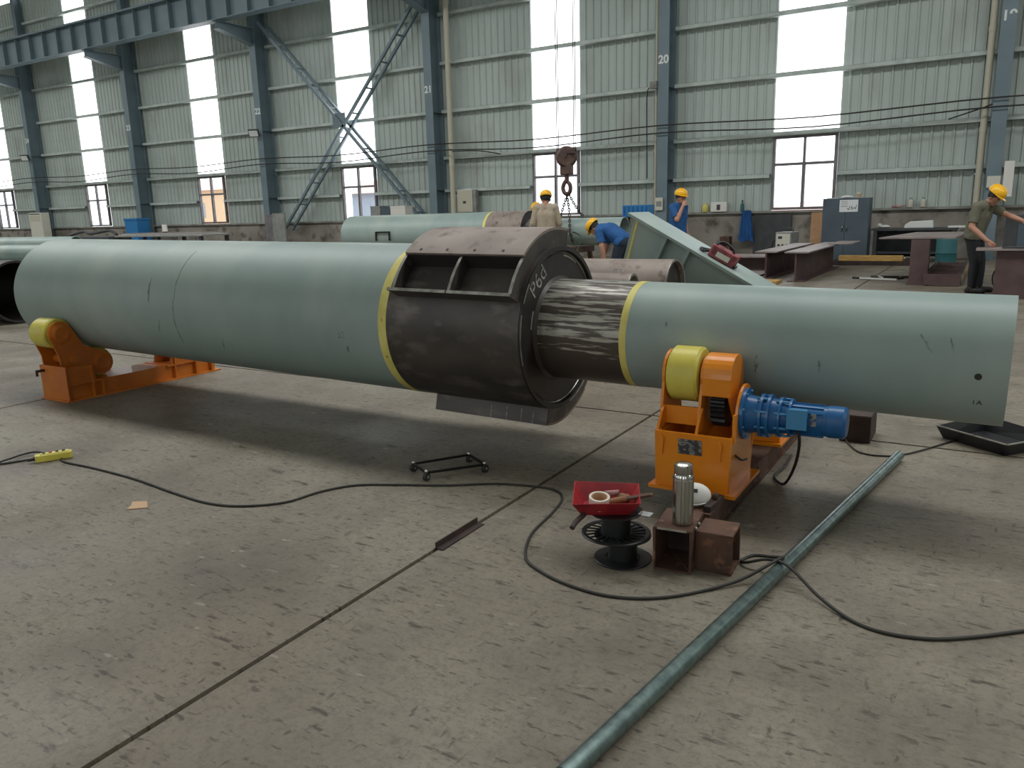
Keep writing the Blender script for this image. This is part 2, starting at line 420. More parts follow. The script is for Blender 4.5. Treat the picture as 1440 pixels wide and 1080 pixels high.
for k in sorted(stripC):
    n += 1; c = stripC[k]; wz0, wz1 = LEDGE+.02, 3.2
    win = thing('window_%d' % n, 'steel framed four light window under a bright translucent strip', None, (c, YW, wz0), kind='structure')
    def wb(nm, x0, x1, z0, z1, mat='frame', y0=-.06, y1=.05): return MB().box(x0, x1, y0, y1, z0-wz0, z1-wz0).build(nm, mat, win)
    for s_ in (-1, 1): wb('jamb', min(s_*SW, s_*(SW-.07)), max(s_*SW, s_*(SW-.07)), wz0, wz1)
    wb('head', -SW+.07, SW-.07, wz1-.07, wz1); wb('sill', -SW+.07, SW-.07, wz0, wz0+.07)
    zt = wz0+.62*(wz1-wz0)
    wb('transom', -SW+.07, SW-.07, zt-.035, zt+.035); wb('mullion', -.04, .04, wz0+.07, zt-.035, y1=.04); wb('mullion', -.03, .03, zt+.035, wz1-.07, y1=.04)
    for xa, xb in ((-SW+.07, -.035), (.035, SW-.07)):
        for za, zb in ((wz0+.07, zt-.035), (zt+.035, wz1-.07)): wb('pane', xa, xb, za, zb, GLASS, .0, .006)

# other sides of the hall (behind and beside the camera)
wf = MB().box(X0, X1, Y0-.2, Y0, 0, 12.4).build('wall_front', 'clad'); tag(wf, 'plain sheeted wall on the near side of the hall', None, None, 'structure')
for k in sorted(stripC):
    MB().box(stripC[k]-SW, stripC[k]+SW, Y0, Y0+.02, 1.2, 10.9).build('translucent_sheet', PANEL_E, wf)  # unseen glowing strips, added to brighten the camera side of the pile
for nm, xa, xb in (('wall_left', X0-.2, X0), ('wall_right', X1, X1+.2)):
    tag(MB().box(xa, xb, Y0-.2, YW+.3, 0, 12.4).build(nm, 'clad'), 'plain sheeted end wall of the hall', None, None, 'structure')
ce = MB().box(X0, X1, Y0, 6.8, 12.4, 12.6).box(X0, X1, 9.6, YW+.3, 12.4, 12.6).build('ceiling', 'ceiling'); tag(ce, 'pale sheet roof with a long ridge skylight', None, None, 'structure')
MB().box(X0, X1, 6.8, 9.6, 12.5, 12.52).build('skylight_sheet', 'white_plastic', ce)

# ------------------------------------------------------------------ columns with numbers
def h_section(mb, x, z0, z1, yf, yb, bw=.31, t=.022):
    mb.box(x-bw/2, x+bw/2, yf, yf+t, z0, z1); mb.box(x-bw/2, x+bw/2, yb-t, yb, z0, z1); mb.box(x-.009, x+.009, yf+t, yb-t, z0, z1)
    return mb
for i, x in enumerate(colX):
    num = 26-i
    if not 19 <= num <= 24: continue
    c = thing('steel_column', 'blue grey steel column stencilled with the number %d' % num,
              'column', (x, 22.25, 0), group='numbered wall columns')
    h_section(MB(), 0, 0, 9.0, -.29, .29).build('shaft', 'column', c)
    h_section(MB(), 0, 9.0, 12.2, -.05, .29, .28).build('upper_shaft', 'column', c)
    MB().box(-.25, .25, -.4, .35, 0, .03).build('base_plate', 'column', c)
    # corbel carrying the crane girder
    MB().prism([(-.29, 7.75), (-1.85, 8.1), (-1.85, 8.32), (-.29, 8.32)], -.012, .012, 'x').build('corbel_web', 'column', c)
    MB().box(-.16, .16, -1.85, -.29, 8.32, 8.345).build('corbel_plate', 'column', c)
    MB().bar((0, -.29, 7.75), (0, -1.85, 8.09), .3, .02).build('corbel_flange', 'column', c)
    for z in (2.2, 4.7): MB().box(-.15, -.01, -.27, .27, z, z+.014).box(.01, .15, -.27, .27, z, z+.014).build('stiffener', 'column', c)
    if True:
        text('stencil_number', str(num), .30, 'stencil', c, frame((0, -.292, 5.4), (1, 0, 0), (0, 0, 1)), .001, 'white stencilled number %d' % num, .03)

# crane runway girder on the corbels
gd = thing('crane_girder', 'long riveted looking crane runway girder with vertical stiffeners under the roof', 'girder', (-22, 20.5, 8.35))
gd['label'] = 'long grey crane runway girder with vertical stiffeners, top left'
GX0, GX1 = -38, 30
MB().box(GX0, GX1, -.2, .2, 0, .025).build('bottom_flange', 'column', gd); MB().box(GX0, GX1, -.25, .25, 1.0, 1.03).build('top_flange', 'column', gd)
MB().box(GX0, GX1, -.008, .008, .025, 1.0).build('web', 'column', gd); MB().box(GX0, GX1, -.04, .04, 1.03, 1.15).build('rail', 'column', gd)
st = MB().box(-.008, .008, -.19, .19, .025, 1.0); sm_ = None
for k in range(64):
    if sm_ is None: o = st.build('stiffener', 'column', gd); sm_ = o.data
    else: o = put('stiffener', sm_, gd)
    o.location.x = GX0+.6+k*1.05

# laced cross brace between columns 22 and 21
br = thing('cross_brace', 'large laced steel cross brace between columns 22 and 21', 'brace', (-20.3, 22.05, 0))
for (xa, za), (xb, zb), dy in (((-3.7, 8.5), (3.55, 1.15), -.14), ((3.75, 8.3), (-3.2, .95), -.14)):
    d = Vector((xb-xa, 0, zb-za)); nrm = Vector((-d.z, 0, d.x)).normalized()
    arm = MB()
    for off, yy in ((0, dy), (0, dy+.42)):
        arm = MB().bar((xa+nrm.x*off, yy, za+nrm.z*off), (xb+nrm.x*off, yy, zb+nrm.z*off), .09, .09)
        arm.build('chord', 'column', br)
    L_ = d.length; k = 0
    while k*1.05+.4 < L_:
        t = (k*1.05+.4)/L_; MB().bar((xa+d.x*t, dy, za+d.z*t), (xa+d.x*t, dy+.42, za+d.z*t), .05, .05).build('lacing_bar', 'column', br); k += 1
MB().box(-.3, .3, -.13, -.12, 4.5, 5.0).build('gusset', 'column', br)

# downpipes
def downpipe(x, y, r, z0, z1, label, mat='beige_pipe'):
    t = thing('downpipe', label, 'pipe', (x, y, 0))
    MB().cyl((0, 0, z0), (0, 0, z1), r, n=16).build('pipe', mat, t)
    for z in (3.0, 5.2, 8.0):
        MB().cyl((0, 0, z-.06), (0, 0, z+.06), r*1.15, n=16).build('joint_sleeve', mat, t)
    for z in (2.0, 6.2, 9.6):
        MB().box(-r*1.3, r*1.3, -.01, .25, z-.02, z+.02).build('clip', 'girt', t)
downpipe(-15.68, 22.2, .09, 0, 11.9, 'thick cream downpipe next to the cream electrical cabinet')
downpipe(-.46, 22.2, .075, 0, 11.9, 'cream downpipe at the right behind the bending worker')
downpipe(-8.53, 22.2, .045, 0, 11.9, 'thin cream downpipe passing the grey junction box')
# wires along the wall
for z, sag, lb in ((3.66, .10, 'upper black cable strung along the columns'), (3.46, .14, 'lower black cable strung along the columns')):
    pts = []
    for i in range(1, len(colX)-1):
        pts.append((colX[i], 21.85, z)); mx = (colX[i]+colX[i+1])/2; pts.append((mx, 21.85, z-sag))
    single('wall_cable', MB().sweep(pts, .018, 6, 5), 'cable', lb, 'cable', 'cables along the wall')
for a, b, lb in ((-1.2, -.3, 'short drooping wire end beside the cream downpipe at column 19'), (-15.3, -13.9, 'short drooping wire end beside column 21')):
    single('loose_wire', MB().sweep([(a, 22.3, 3.3), ((a+b)/2, 22.2, 3.42), (b, 22.1, 3.55)] if a > -5 else [(-15.6, 22.15, 3.42), ((a+b)/2, 22.2, 3.38), (b, 22.42, 3.25)], .016, 6), 'cable', lb, 'wire')
# flood lights, junction box
for x, lb in ((-24.45, 'small floodlight on the column left of the cross brace'), (-40.55, 'small floodlight above the cream air conditioner')):
    t = thing('floodlight', lb, 'lamp', (x, 21.7, 4.6), (R_(25), 0, R_(25)), group='floodlights on columns')
    MB().box(-.2, .2, -.05, .05, -.14, .14).build('housing', 'dark_grey', t, bevel=.01); MB().box(-.17, .17, -.056, -.05, -.11, .11).build('lens', 'lens', t)
    MB().bar((0, .05, 0), (0, .28, -.03), .05, .03).build('bracket', 'dark_grey', t)
t = thing('junction_box', 'small grey junction box on column 20', 'box', (-8.52, 21.98, 4.66))
MB().box(-.1, .1, -.1, .02, 0, .2).build('body', 'grey_box', t, bevel=.008); MB().box(-.08, .08, -.106, -.1, .02, .18).build('lid', 'ledge', t)
MB().sweep([(-.1, 0, .05), (-.25, .1, -.1), (-.28, .2, -1.2), (-.28, .25, -2.4)], .014, 6).build('conduit', 'cable', t)

# ------------------------------------------------------------------ outside, seen through the windows
def outbuilding(x, y, wd, dp, h, wallm, lb, roof='outside_roof'):
    t = thing('far_building', lb, 'building', (x, y, 0))
    MB().box(-wd/2, wd/2, 0, dp, 0, h).build('wall', wallm, t)
    MB().prism([(-.4, h), (dp+.4, h), (dp/2, h+1.0)], -wd/2-.3, wd/2+.3, 'x').build('roof', roof, t)
    for k in range(int(wd/2.2)): MB().box(-wd/2+.7+k*2.2, -wd/2+1.7+k*2.2, -.03, 0, h*.45, h*.75).build('window', 'outside_blue', t)
yard = MB().box(-120, 40, YW+.3, 140, -.25, -.05).build('ground', 'outside_wall'); tag(yard, 'pale concrete yard outside the windows', None, None, 'structure')
outbuilding(-52, 40, 6, 6, 3.6, 'outside_orange', 'orange walled hut seen through the window beside column 23')
outbuilding(-36.5, 44, 7, 6, 3.0, 'outside_blue', 'blue grey shed seen through the window behind the cross brace')
outbuilding(-13.5, 60, 8, 6, .6, 'outside_wall', 'low pale building seen through the window by the notice cabinet')

# ------------------------------------------------------------------ the tubular piles
RB, RS = .467, .2815
def ring_pts(r, a0, a1, n): return [(r*math.sin(R_(a0+(a1-a0)*i/n)), r*math.cos(R_(a0+(a1-a0)*i/n))) for i in range(n+1)]   # (y, z); 0 = top, + = away
def sector(mb, x0, x1, ri, ro, a0, a1, n=16):
    return mb.prism(ring_pts(ri, a0, a1, n)+ring_pts(ro, a0, a1, n)[::-1], x0, x1, 'x')
def on_tube(x, ph, r, dx=(1, 0, 0)):
    # text/mark frame on a tube: local x along tube, local y up the surface, normal outward
    a = R_(ph); nrm = Vector((0, math.sin(a), math.cos(a))); y = nrm.cross(Vector((1, 0, 0)))
    return frame((x, nrm.y*r, nrm.z*r), (1, 0, 0), y)
def streak(name, mat, parent, x, ph0, ph1, r, wd, lean=0):
    v = []; n = 10
    for i in range(n+1):
        t = i/n; a = R_(ph0+(ph1-ph0)*t); ww = wd*(.35+.65*math.sin(math.pi*t))*(.7+.6*random.random()); xc = x+lean*t+random.uniform(-.3, .3)*wd
        for rr in (r-.004, r+.0012):
            v += [(xc-ww/2, rr*math.sin(a), rr*math.cos(a)), (xc+ww/2, rr*math.sin(a), rr*math.cos(a))]
    f = []
    for i in range(n):
        o = 4*i; f += [(o+2, o+3, o+7, o+6), (o, o+4, o+5, o+1), (o, o+2, o+6, o+4), (o+1, o+5, o+7, o+3)]
    f += [(0, 1, 3, 2), (4*n, 4*n+2, 4*n+3, 4*n+1)]
    return MB().add(v, f, True).build(name, mat, parent)

def make_pile(label, loc, rot, saddles=True, collar='mill', detail=True):
    p = thing('tubular_pile', label, 'steel pile', loc, rot, 'painted tubular piles')
    xl, xb0, xb1, xc, xn0, xn1, xr = -7.13, -3.045, -2.985, -2.085, -1.595, -1.558, .103
    N_ = 96
    big = MB().tube((xl, 0, 0), (xb0, 0, 0), RB, RB-.014, N_).build('large_tube', 'primer', p)
    MB().tube((xb0, 0, 0), (xb1, 0, 0), RB+.0015, RB-.014, N_).build('yellow_band', 'yellow_tape', p, label='yellow painted band')
    sh = MB().tube((xb1, 0, 0), (xc, 0, 0), RB, RB-.03, N_).build('collar', collar, p, label='bare dark steel collar')
    MB().lathe([(.05, 0), (RB-.045, 0), (RB-.045, .012), (.05, .012)], (xc-.02, 0, 0), (1, 0, 0), N_).build('end_plate', 'mill_dark', p)
    MB().lathe([(RB-.048, .0), (RB-.036, .012), (RB-.03, .0)], (xc-.02, 0, 0), (1, 0, 0), N_, False).build('weld_bead', 'ground_edge', p)
    MB().tube((xc-.004, 0, 0), (xc+.01, 0, 0), RB-.003, RB-.028, N_).build('rim_ring', 'mill_dark', p)
    nk = MB().tube((xc-.05, 0, 0), (xn0, 0, 0), RS, RS-.014, N_).build('neck', NECK, p, label='bare neck tube ground bright in strips')
    MB().lathe([(RS+.018, 0), (RS, .018), (RS-.002, 0)], (xc-.009, 0, 0), (1, 0, 0), N_, False).build('weld_bead', 'mill', p)
    MB().tube((xn0, 0, 0), (xn1, 0, 0), RS+.0015, RS-.014, N_).build('yellow_band', 'yellow_tape', p, label='narrow yellow painted band')
    sm = MB().tube((xn1, 0, 0), (xr, 0, 0), RS, RS-.014, N_).build('small_tube', 'primer', p)
    if saddles:
        s0, s1, ro = -2.90, -2.105, RB+.1
        for base in (0, 180):
            sd = MB()
            sector(sd, s0, s1, ro-.014, ro, base-40, base+13, 20)
            o = sd.build('saddle_plate', 'rust_plate', p)
            for i in range(4):
                m_ = on_tube(s0+.1+i*.185, base-37, ro)
                MB().cyl((0, 0, -.004), (0, 0, .0015), .009, n=10, mat=m_).build('bolt_hole', 'rust_dark', o)
            for x, nm in ((s0, 'end_rib'), ((s0+s1)/2-.01, 'middle_rib'), (s1-.016, 'end_rib')):
                sector(MB(), x, x+.016, RB-.004, ro-(.014 if nm == 'end_rib' else .016), base-64, base+13, 22).build(nm, 'mill', p)
            # ground edge strips on the ribs where the pocket is open
            for x in (s0, (s0+s1)/2-.01, s1-.016):
                sector(MB(), x-.001, x+.017, ro-.016, ro-.0135, base-64, base-41, 10).build('ground_edge', 'ground_edge', p)
            m_ = on_tube(0, base-65, RB)
            MB().box(s0-.02, s1+.005, -.008, .008, -.004, .1, mat=m_).build('shelf_plate', 'mill', p)
            MB().box(s0-.02, (s0+s1)/2-.01, -.0085, .0085, .1, .104, mat=m_).box((s0+s1)/2, s1+.005, -.0085, .0085, .1, .104, mat=m_).build('shelf_edge', 'ground_edge', p)
            m_ = on_tube(0, base+13, RB)
            MB().box(s0, s1, -.008, .008, -.004, .098, mat=m_).build('back_plate', 'mill', p)
            m_ = on_tube(0, base-40, RB)
            MB().box(s0+.016, s1-.016, -.008, .0, -.004, .088, mat=m_).build('inner_plate', 'mill_dark', p)
    if detail:
        for x, a, b, wd, ln in ((-5.2, -112, -100, .018, .05), (-4.98, -122, -80, .012, .02), (-4.95, -80, -30, .008, .0), (-5.25, -85, -62, .02, 0), (-3.33, -112, -106, .02, .02), (-4.55, -125, -112, .01, .05)):
            streak('scuff_mark', 'scuff', big, x, a, b, RB, wd, ln)
        for x, a, b, wd, ln in ((-.18, -78, -62, .012, -.05), (-.1, -76, -64, .008, -.02), (-.9, -110, -92, .016, 0), (-.62, -104, -92, .012, .0), (-1.35, -72, -66, .012, 0), (-1.3, -116, -108, .014, .02)):
            streak('scuff_mark', 'scuff', sm, x, a, b, RS, wd, ln)
        MB().cyl((0, 0, -.01), (0, 0, .001), .014, n=16, mat=on_tube(-.005, -95, RS)).build('drain_hole', 'black_rubber', sm)
        for x, ri, ro_, a0, a1 in ((xc+.0095, RB-.012, RB-.005, -108, -74), (xc+.0095, RB-.012, RB-.006, -66, -52), (xc+.0095, RB-.014, RB-.006, 142, 168), (xc-.009, RB-.06, RB-.05, 8, 30), (xc-.009, RS+.03, RS+.042, -84, -66)):
            sector(MB(), x, x+.0025, ri, ro_, a0, a1, 10).build('ground_patch', 'ground_edge', p)
        m_ = on_tube(0, 193, RB)
        for x in (-2.49, -2.38, -2.28, -2.2):
            for yy in (-.0095, .0085): MB().box(x, x+.006, yy, yy+.001, .02, .098, mat=m_).build('chalk_line', 'chalk', p)
        text('painted_mark', '1A', .035, 'inked', sm, on_tube(.0, -120, RS+.0005), .0005)
        text('painted_mark', '52', .06, 'scuff', big, on_tube(-3.35, -98, RB+.0005), .0005)
        m_ = frame((xc-.006, -.235, .285), (0, .62, .55), (0, -.55, .62))
        text('chalk_writing', 'P6d', .13, 'chalk', p, m_, .0006, 'chalk letters P6d')
        for x, ph in ((-2.965, -112), (-2.955, -84)):
            text('pen_mark', '4' if ph < -100 else '1', .03, 'inked', p, on_tube(xb0+.03, ph, RB+.002), .0004)
    return p
PX = -.0128; PS = .01226
pile = make_pile('long grey green pile with dark collar lying on orange rollers in front', (0, 3.93, .721), (0, PS, PX))
pile2 = make_pile('grey green pile lying behind the front one, chains around it', (-6.55, 15.1, .97), (0, -.004, .012), False, 'rust_plate', False)
for x in (-12.6, -10.2, -7.4):
    rr = RB if x < -9.5 else RS; z = .97-rr
    t = thing('pipe_stand', {-12.6: 'steel stand under the far left end of the background pile', -10.2: 'steel stand under the middle of the background pile', -7.4: 'steel stand under the thin end of the background pile'}[x], 'stand', (x, 15.1, 0))
    for s_ in (-1, 1):
        MB().bar((0, s_*.5, 0), (0, s_*.3, z-.02 if rr == RS else z-.02), .08, .08).build('leg', 'rust', t)
    MB().box(-.06, .06, -.45, .45, z-.14, z-.02).build('cross_beam', 'rust', t)
    MB().box(-.05, .05, -.55, .55, 0, .05).build('foot_beam', 'rust', t)
# tack welded handle on the background pile
MB().bar((-6.0, -.5, -.12), (-6.0, -.49, .08), .03, .03).bar((-5.6, -.5, -.12), (-5.6, -.49, .08), .03, .03).bar((-6.01, -.49, .08), (-5.59, -.49, .08), .03, .03).bar((-6.0, -.5, -.1), (-6.0, -.4, -.1), .02, .02).bar((-5.6, -.5, -.1), (-5.6, -.4, -.1), .02, .02).build('handle_bracket', 'dark_gear', pile2)

# bare tubes standing behind the front pile
def tube_thing(name, label, x0, x1, y, z, r, mat, cap=None, wallt=.014, rz=0, group=None, facex=None):
    t = thing(name, label, 'pipe', ((x0+x1)/2, y, z), (0, 0, rz), group); L = (x1-x0)/2
    MB().tube((-L, 0, 0), (L, 0, 0), r, r-wallt, 56).build('shell', mat, t)
    MB().tube((L-.004, 0, 0), (L+.003, 0, 0), r+.0005, r-wallt, 56).build('end_face', 'ground_edge' if mat == 'rust_plate' else mat, t)
    if cap: MB().cyl((L-.06, 0, 0), (L-.04, 0, 0), r-wallt, n=48).build('inner_plate', cap, t)
    return t
t = tube_thing('bare_tube', 'bare brown steel tube with chalk mark behind the narrow pile end', -5.6, -2.52, 7.1, .66, .275, 'rust_plate', 'mill', .02)
text('chalk_writing', 'CT1', .08, 'chalk', t, on_tube(1.05, -52, .2755), .0004)
tube_thing('bare_tube', 'short thin bare tube end beside the brown steel tube', -4.2, -2.63, 6.35, .735, .125, 'rust_plate', None, .02)
for x, y, z, lb in ((-3.3, 7.1, .37, 'timber trestle under the right end of the brown tube'), (-5.2, 7.1, .37, 'timber trestle under the left end of the brown tube'), (-3.6, 6.35, .60, 'timber trestle under the thin bare tube')):
    t = thing('trestle', lb, 'trestle', (x, y, 0))
    MB().box(-.06, .06, -.3, .3, z-.12, z).build('beam', 'timber', t)
    for s_ in (-1, 1): MB().bar((0, s_*.3, 0), (0, s_*.22, z-.1), .07, .07).build('leg', 'timber', t)
# tubes at far left
tube_thing('painted_tube', 'slim grey green tube in the heap at the far left', -23, -14.5, 9.0, .84, .165, 'primer')
tube_thing('painted_tube', 'pale tube under the slim one at the far left', -23, -14.5, 8.6, .42, .2, 'primer')
tube_thing('painted_tube', 'grey tube with open end on the far left heap', -27, -19.2, 11.2, .92, .19, 'primer')
tube_thing('painted_tube', 'grey tube lowest at the back of the far left heap', -27, -19.0, 11.0, .36, .3, 'primer')
tube_thing('ring_tube', 'wide dark rimmed tube end peeking out behind the pile at left', -17, -12.1, 6.1, .46, .45, 'mill_dark', None, .03)
for x, y, z, lb in ((-20, 9.0, .65, 'steel rack under the slim grey green tube'), (-15.4, 9.0, .65, 'steel rack near the right end of the slim tube'), (-22, 11.5, .7, 'steel rack under the grey open ended tube')):
    t = thing('pipe_rack', lb, 'rack', (x, y, 0)); MB().box(-.05, .05, -.45 if y > 11 else -.2, .3, z-.06, z+.02).build('beam', 'rust', t)
    for s_ in (.28,): MB().box(-.05, .05, s_-.04, s_+.04, 0, z-.06).build('leg', 'rust', t)

# ------------------------------------------------------------------ powered roller stand (right)
rs = thing('roller_stand', 'orange powered roller stand with blue motor under the thin pile end', 'pipe rotator', (-1.08, 3.6, 0), group='pipe rotators')
def W(name, mb, mat, parent=rs, bevel=0, label=None): 
    mb.v = [tuple(Vector(p)-Vector(rs['_o'])) for p in mb.v]
    return mb.build(name, mat, parent, bevel=bevel, label=label)
beam = W('base_beam', MB().box(-1.1, -.93, 3.1, 5.0, 0, .012).box(-1.1, -.93, 3.1, 5.0, .115, .127).box(-.955, -.943, 3.1, 5.0, .012, .115).box(-1.09, -1.078, 3.1, 5.0, .012, .115), 'rust', label='rusty brown channel beam')
def frame_box(y0, y1, front):
    W('base_plate', MB().box(-1.29, -.885, y0-.02, y1+.02, .127, .142), 'orange')
    W('front_plate', MB().prism([(-1.262, .142), (-.925, .142), (-.912, .40), (-1.268, .40)], y0, y0+.014, 'y'), 'orange')
    W('back_plate', MB().prism([(-1.262, .142), (-.925, .142), (-.912, .38), (-1.268, .38)], y1-.014, y1, 'y'), 'orange')
    for x in (-1.262, -.934): W('side_plate', MB().box(x, x+.014, y0+.014, y1-.014, .142, .39), 'orange')
frame_box(3.33, 3.72, True)
for x in (-1.235, -.965): W('lifting_lug', MB().prism([(x-.008, .33), (x+.012, .335), (x+.012, .37), (x-.002, .385), (x-.012, .37)], 3.318, 3.33, 'y').prism([(x-.005, .29), (x+.008, .29), (x+.008, .34), (x-.005, .34)], 3.322, 3.33, 'y'), 'orange')
np_ = W('name_plate', MB().box(-1.155, -1.045, 3.326, 3.33, .305, .375), 'plate_alu', label='engraved metal name plate')
for i, (a, b) in enumerate(((.0, .6), (.1, .9), (.05, .8), (.1, .9), (.1, .7))):
    W('text_line', MB().box(-1.15+a*.1, -1.15+b*.1, 3.3255, 3.326, .363-i*.011, .366-i*.011), 'ink', np_)
YR, ZR = 3.55, .633
def hood(r, yb0, yb1, zb, n=14, a0=-15, a1=195):
    # rounded top plate outline in (y, z)
    return [(yb1, zb)]+[(YR+r*math.cos(R_(a)), ZR+r*math.sin(R_(a))) for a in [a0+(a1-a0)*i/n for i in range(n+1)]]+[(yb0, zb)]
for x, nm in ((-1.278, 'outer_cheek'), (-1.1, 'middle_cheek')):
    W(nm, MB().prism(hood(.112 if nm == 'outer_cheek' else .095, 3.40, 3.70, .36), x, x+.013, 'x'), 'orange')
W('under_plate', MB().box(-1.262, -1.1, 3.43, 3.442, .415, .50), 'orange')
ro = W('roller', MB().lathe([(.075, 0), (.118, 0), (.13, .012), (.13, .134), (.118, .146), (.075, .146)], (-1.258, YR, ZR), (1, 0, 0), 48, False), 'yellow_pu', label='yellow polyurethane roller tyre')
W('hub', MB().cyl((-1.255, YR, ZR), (-1.115, YR, ZR), .076, n=32), 'orange', ro)
W('axle', MB().cyl((-1.30, YR, ZR), (-.958, YR, ZR), .03, n=20), 'steel_brushed', ro)
W('bearing_cap', MB().cyl((-1.286, YR, ZR), (-1.278, YR, ZR), .06, n=24), 'orange')
# gear hood
gh = W('gear_hood', MB().prism(hood(.108, 3.445, 3.66, .555, 16, -10, 190), -1.087, -.955, 'x', smooth=False), 'orange', bevel=.004)
gr = W('gear_wheel', MB().prism([((YR+(.092 if (i//2) % 2 else .104)*math.cos(2*math.pi*i/72)), (.50+(.092 if (i//2) % 2 else .104)*math.sin(2*math.pi*i/72))) for i in range(72)], -1.05, -.985, 'x'), 'dark_gear', label='dark gear wheel showing below its hood')
W('side_flange', MB().prism([(3.36, .37), (3.68, .37), (3.68, .50)]+[(YR-.02+.135*math.cos(R_(a)), .475+.135*math.sin(R_(a))) for a in range(10, 171, 16)]+[(3.36, .50)], -.9195, -.908, 'x'), 'orange')
W('hood_gusset', MB().prism([(3.445, .556), (3.66, .556), (3.68, .40), (3.56, .40)], -.968, -.955, 'x'), 'orange')
for x in (-1.268, -1.085): W('gusset', MB().prism([(3.345, .40), (3.43, .40), (3.43, .50), (3.40, .48)], x, x+.012, 'x'), 'orange')
# gear motor
YM, ZM = 3.52, .475
mo = W('gear_motor', MB().lathe([(.04, 0), (.118, 0), (.118, .016), (.088, .018), (.08, .075), (.098, .078), (.098, .09), (.083, .092), (.083, .108), (.098, .11), (.098, .122), (.082, .124), (.078, .158), (.09, .16), (.09, .17), (.074, .172), (.072, .20), (.086, .202), (.086, .212), (.068, .214), (.066, .36), (.07, .362), (.07, .425), (.058, .436), (.02, .438)], (-.908, YM, ZM), (1, 0, .006), 48), 'blue_paint', label='blue cycloidal gear motor')
for k in range(8):
    a = 2*math.pi*(k+.5)/8
    for xx, L_, rr in ((-.905, .02, .106), (-.845, .055, .091), (-.763, .055, .083)):
        W('bolt', MB().cyl((xx, YM+rr*math.cos(a), ZM+rr*math.sin(a)), (xx+L_, YM+rr*math.cos(a), ZM+rr*math.sin(a)), .006, n=8), 'blue_light', mo)
W('terminal_box', MB().rbox(-.70, -.625, 3.425, 3.47, .455, .535, .008), 'blue_light', mo, bevel=.004)
W('terminal_lid', MB().box(-.705, -.62, 3.418, 3.425, .45, .54), 'blue_light', mo, bevel=.003)
W('motor_plate', MB().box(-.612, -.588, 3.452, 3.456, .465, .52), 'plate_alu', mo)
for k in range(14):
    a = 2*math.pi*k/14
    W('cooling_fin', MB().box(-.70, -.565, -.003, .003, .064, .074, mat=Matrix.Translation((0, YM, ZM)) @ Matrix.Rotation(a, 4, 'X')), 'blue_paint', mo)
W('motor_cable', MB().sweep([(-.66, 3.45, .455), (-.66, 3.5, .36), (-.72, 3.72, .18), (-.8, 3.9, .03), (-.88, 4.05, .012), (-.87, 4.25, .012), (-.88, 4.45, .012)], .007, 8), 'cable', mo)
W('earth_wire', MB().sweep([(-.918, 3.42, .30), (-.90, 3.46, .27), (-.90, 3.55, .25)], .005, 6), 'cable')
# far idle side of the stand
def far_roller():
    y = 2*3.95-YR
    W('base_plate', MB().box(-1.29, -.885, y-.15, y+.22, .127, .142), 'orange')
    for x in (-1.28, -1.1): W('idler_cheek', MB().prism([(y-.14, .142), (y+.2, .142), (y+.16, .40)]+[(y+.1*math.cos(R_(a)), ZR+.1*math.sin(R_(a))) for a in range(0, 181, 20)]+[(y-.12, .4)], x, x+.013, 'x'), 'orange')
    W('idler_block', MB().box(-1.07, -.9, y-.12, y+.1, .142, .56), 'orange', bevel=.006)
    o = W('roller', MB().lathe([(.03, 0), (.118, 0), (.13, .012), (.13, .134), (.118, .146), (.03, .146)], (-1.258, y, ZR), (1, 0, 0), 40, False), 'yellow_pu')
    W('axle', MB().cyl((-1.29, y, ZR), (-1.08, y, ZR), .03, n=16), 'steel_brushed', o)
far_roller()

# ------------------------------------------------------------------ idler stand with twin roller bogies (left)
ls = thing('roller_stand', 'orange idler roller stand with swivelling twin rollers under the thick pile end', 'pipe rotator', (-6.45, 4.05, 0), group='pipe rotators')
def V(name, mb, mat, parent=ls, bevel=0, label=None):
    mb.v = [tuple(Vector(p)-Vector(ls['_o'])) for p in mb.v]
    return mb.build(name, mat, parent, bevel=bevel, label=label)
V('sole_plate', MB().box(-6.63, -6.24, 3.39, 4.87, 0, .012), 'orange_old')
V('channel_beam', MB().box(-6.6, -6.29, 3.41, 4.84, .125, .135).box(-6.30, -6.29, 3.41, 4.84, .012, .125).box(-6.6, -6.59, 3.41, 4.84, .012, .125), 'orange_old', label='orange channel beam')
for y in (3.70, 4.62, 4.78): V('beam_stiffener', MB().box(-6.29, -6.25, y, y+.012, .012, .13), 'orange_old')
AY, AZ = 4.012, .8
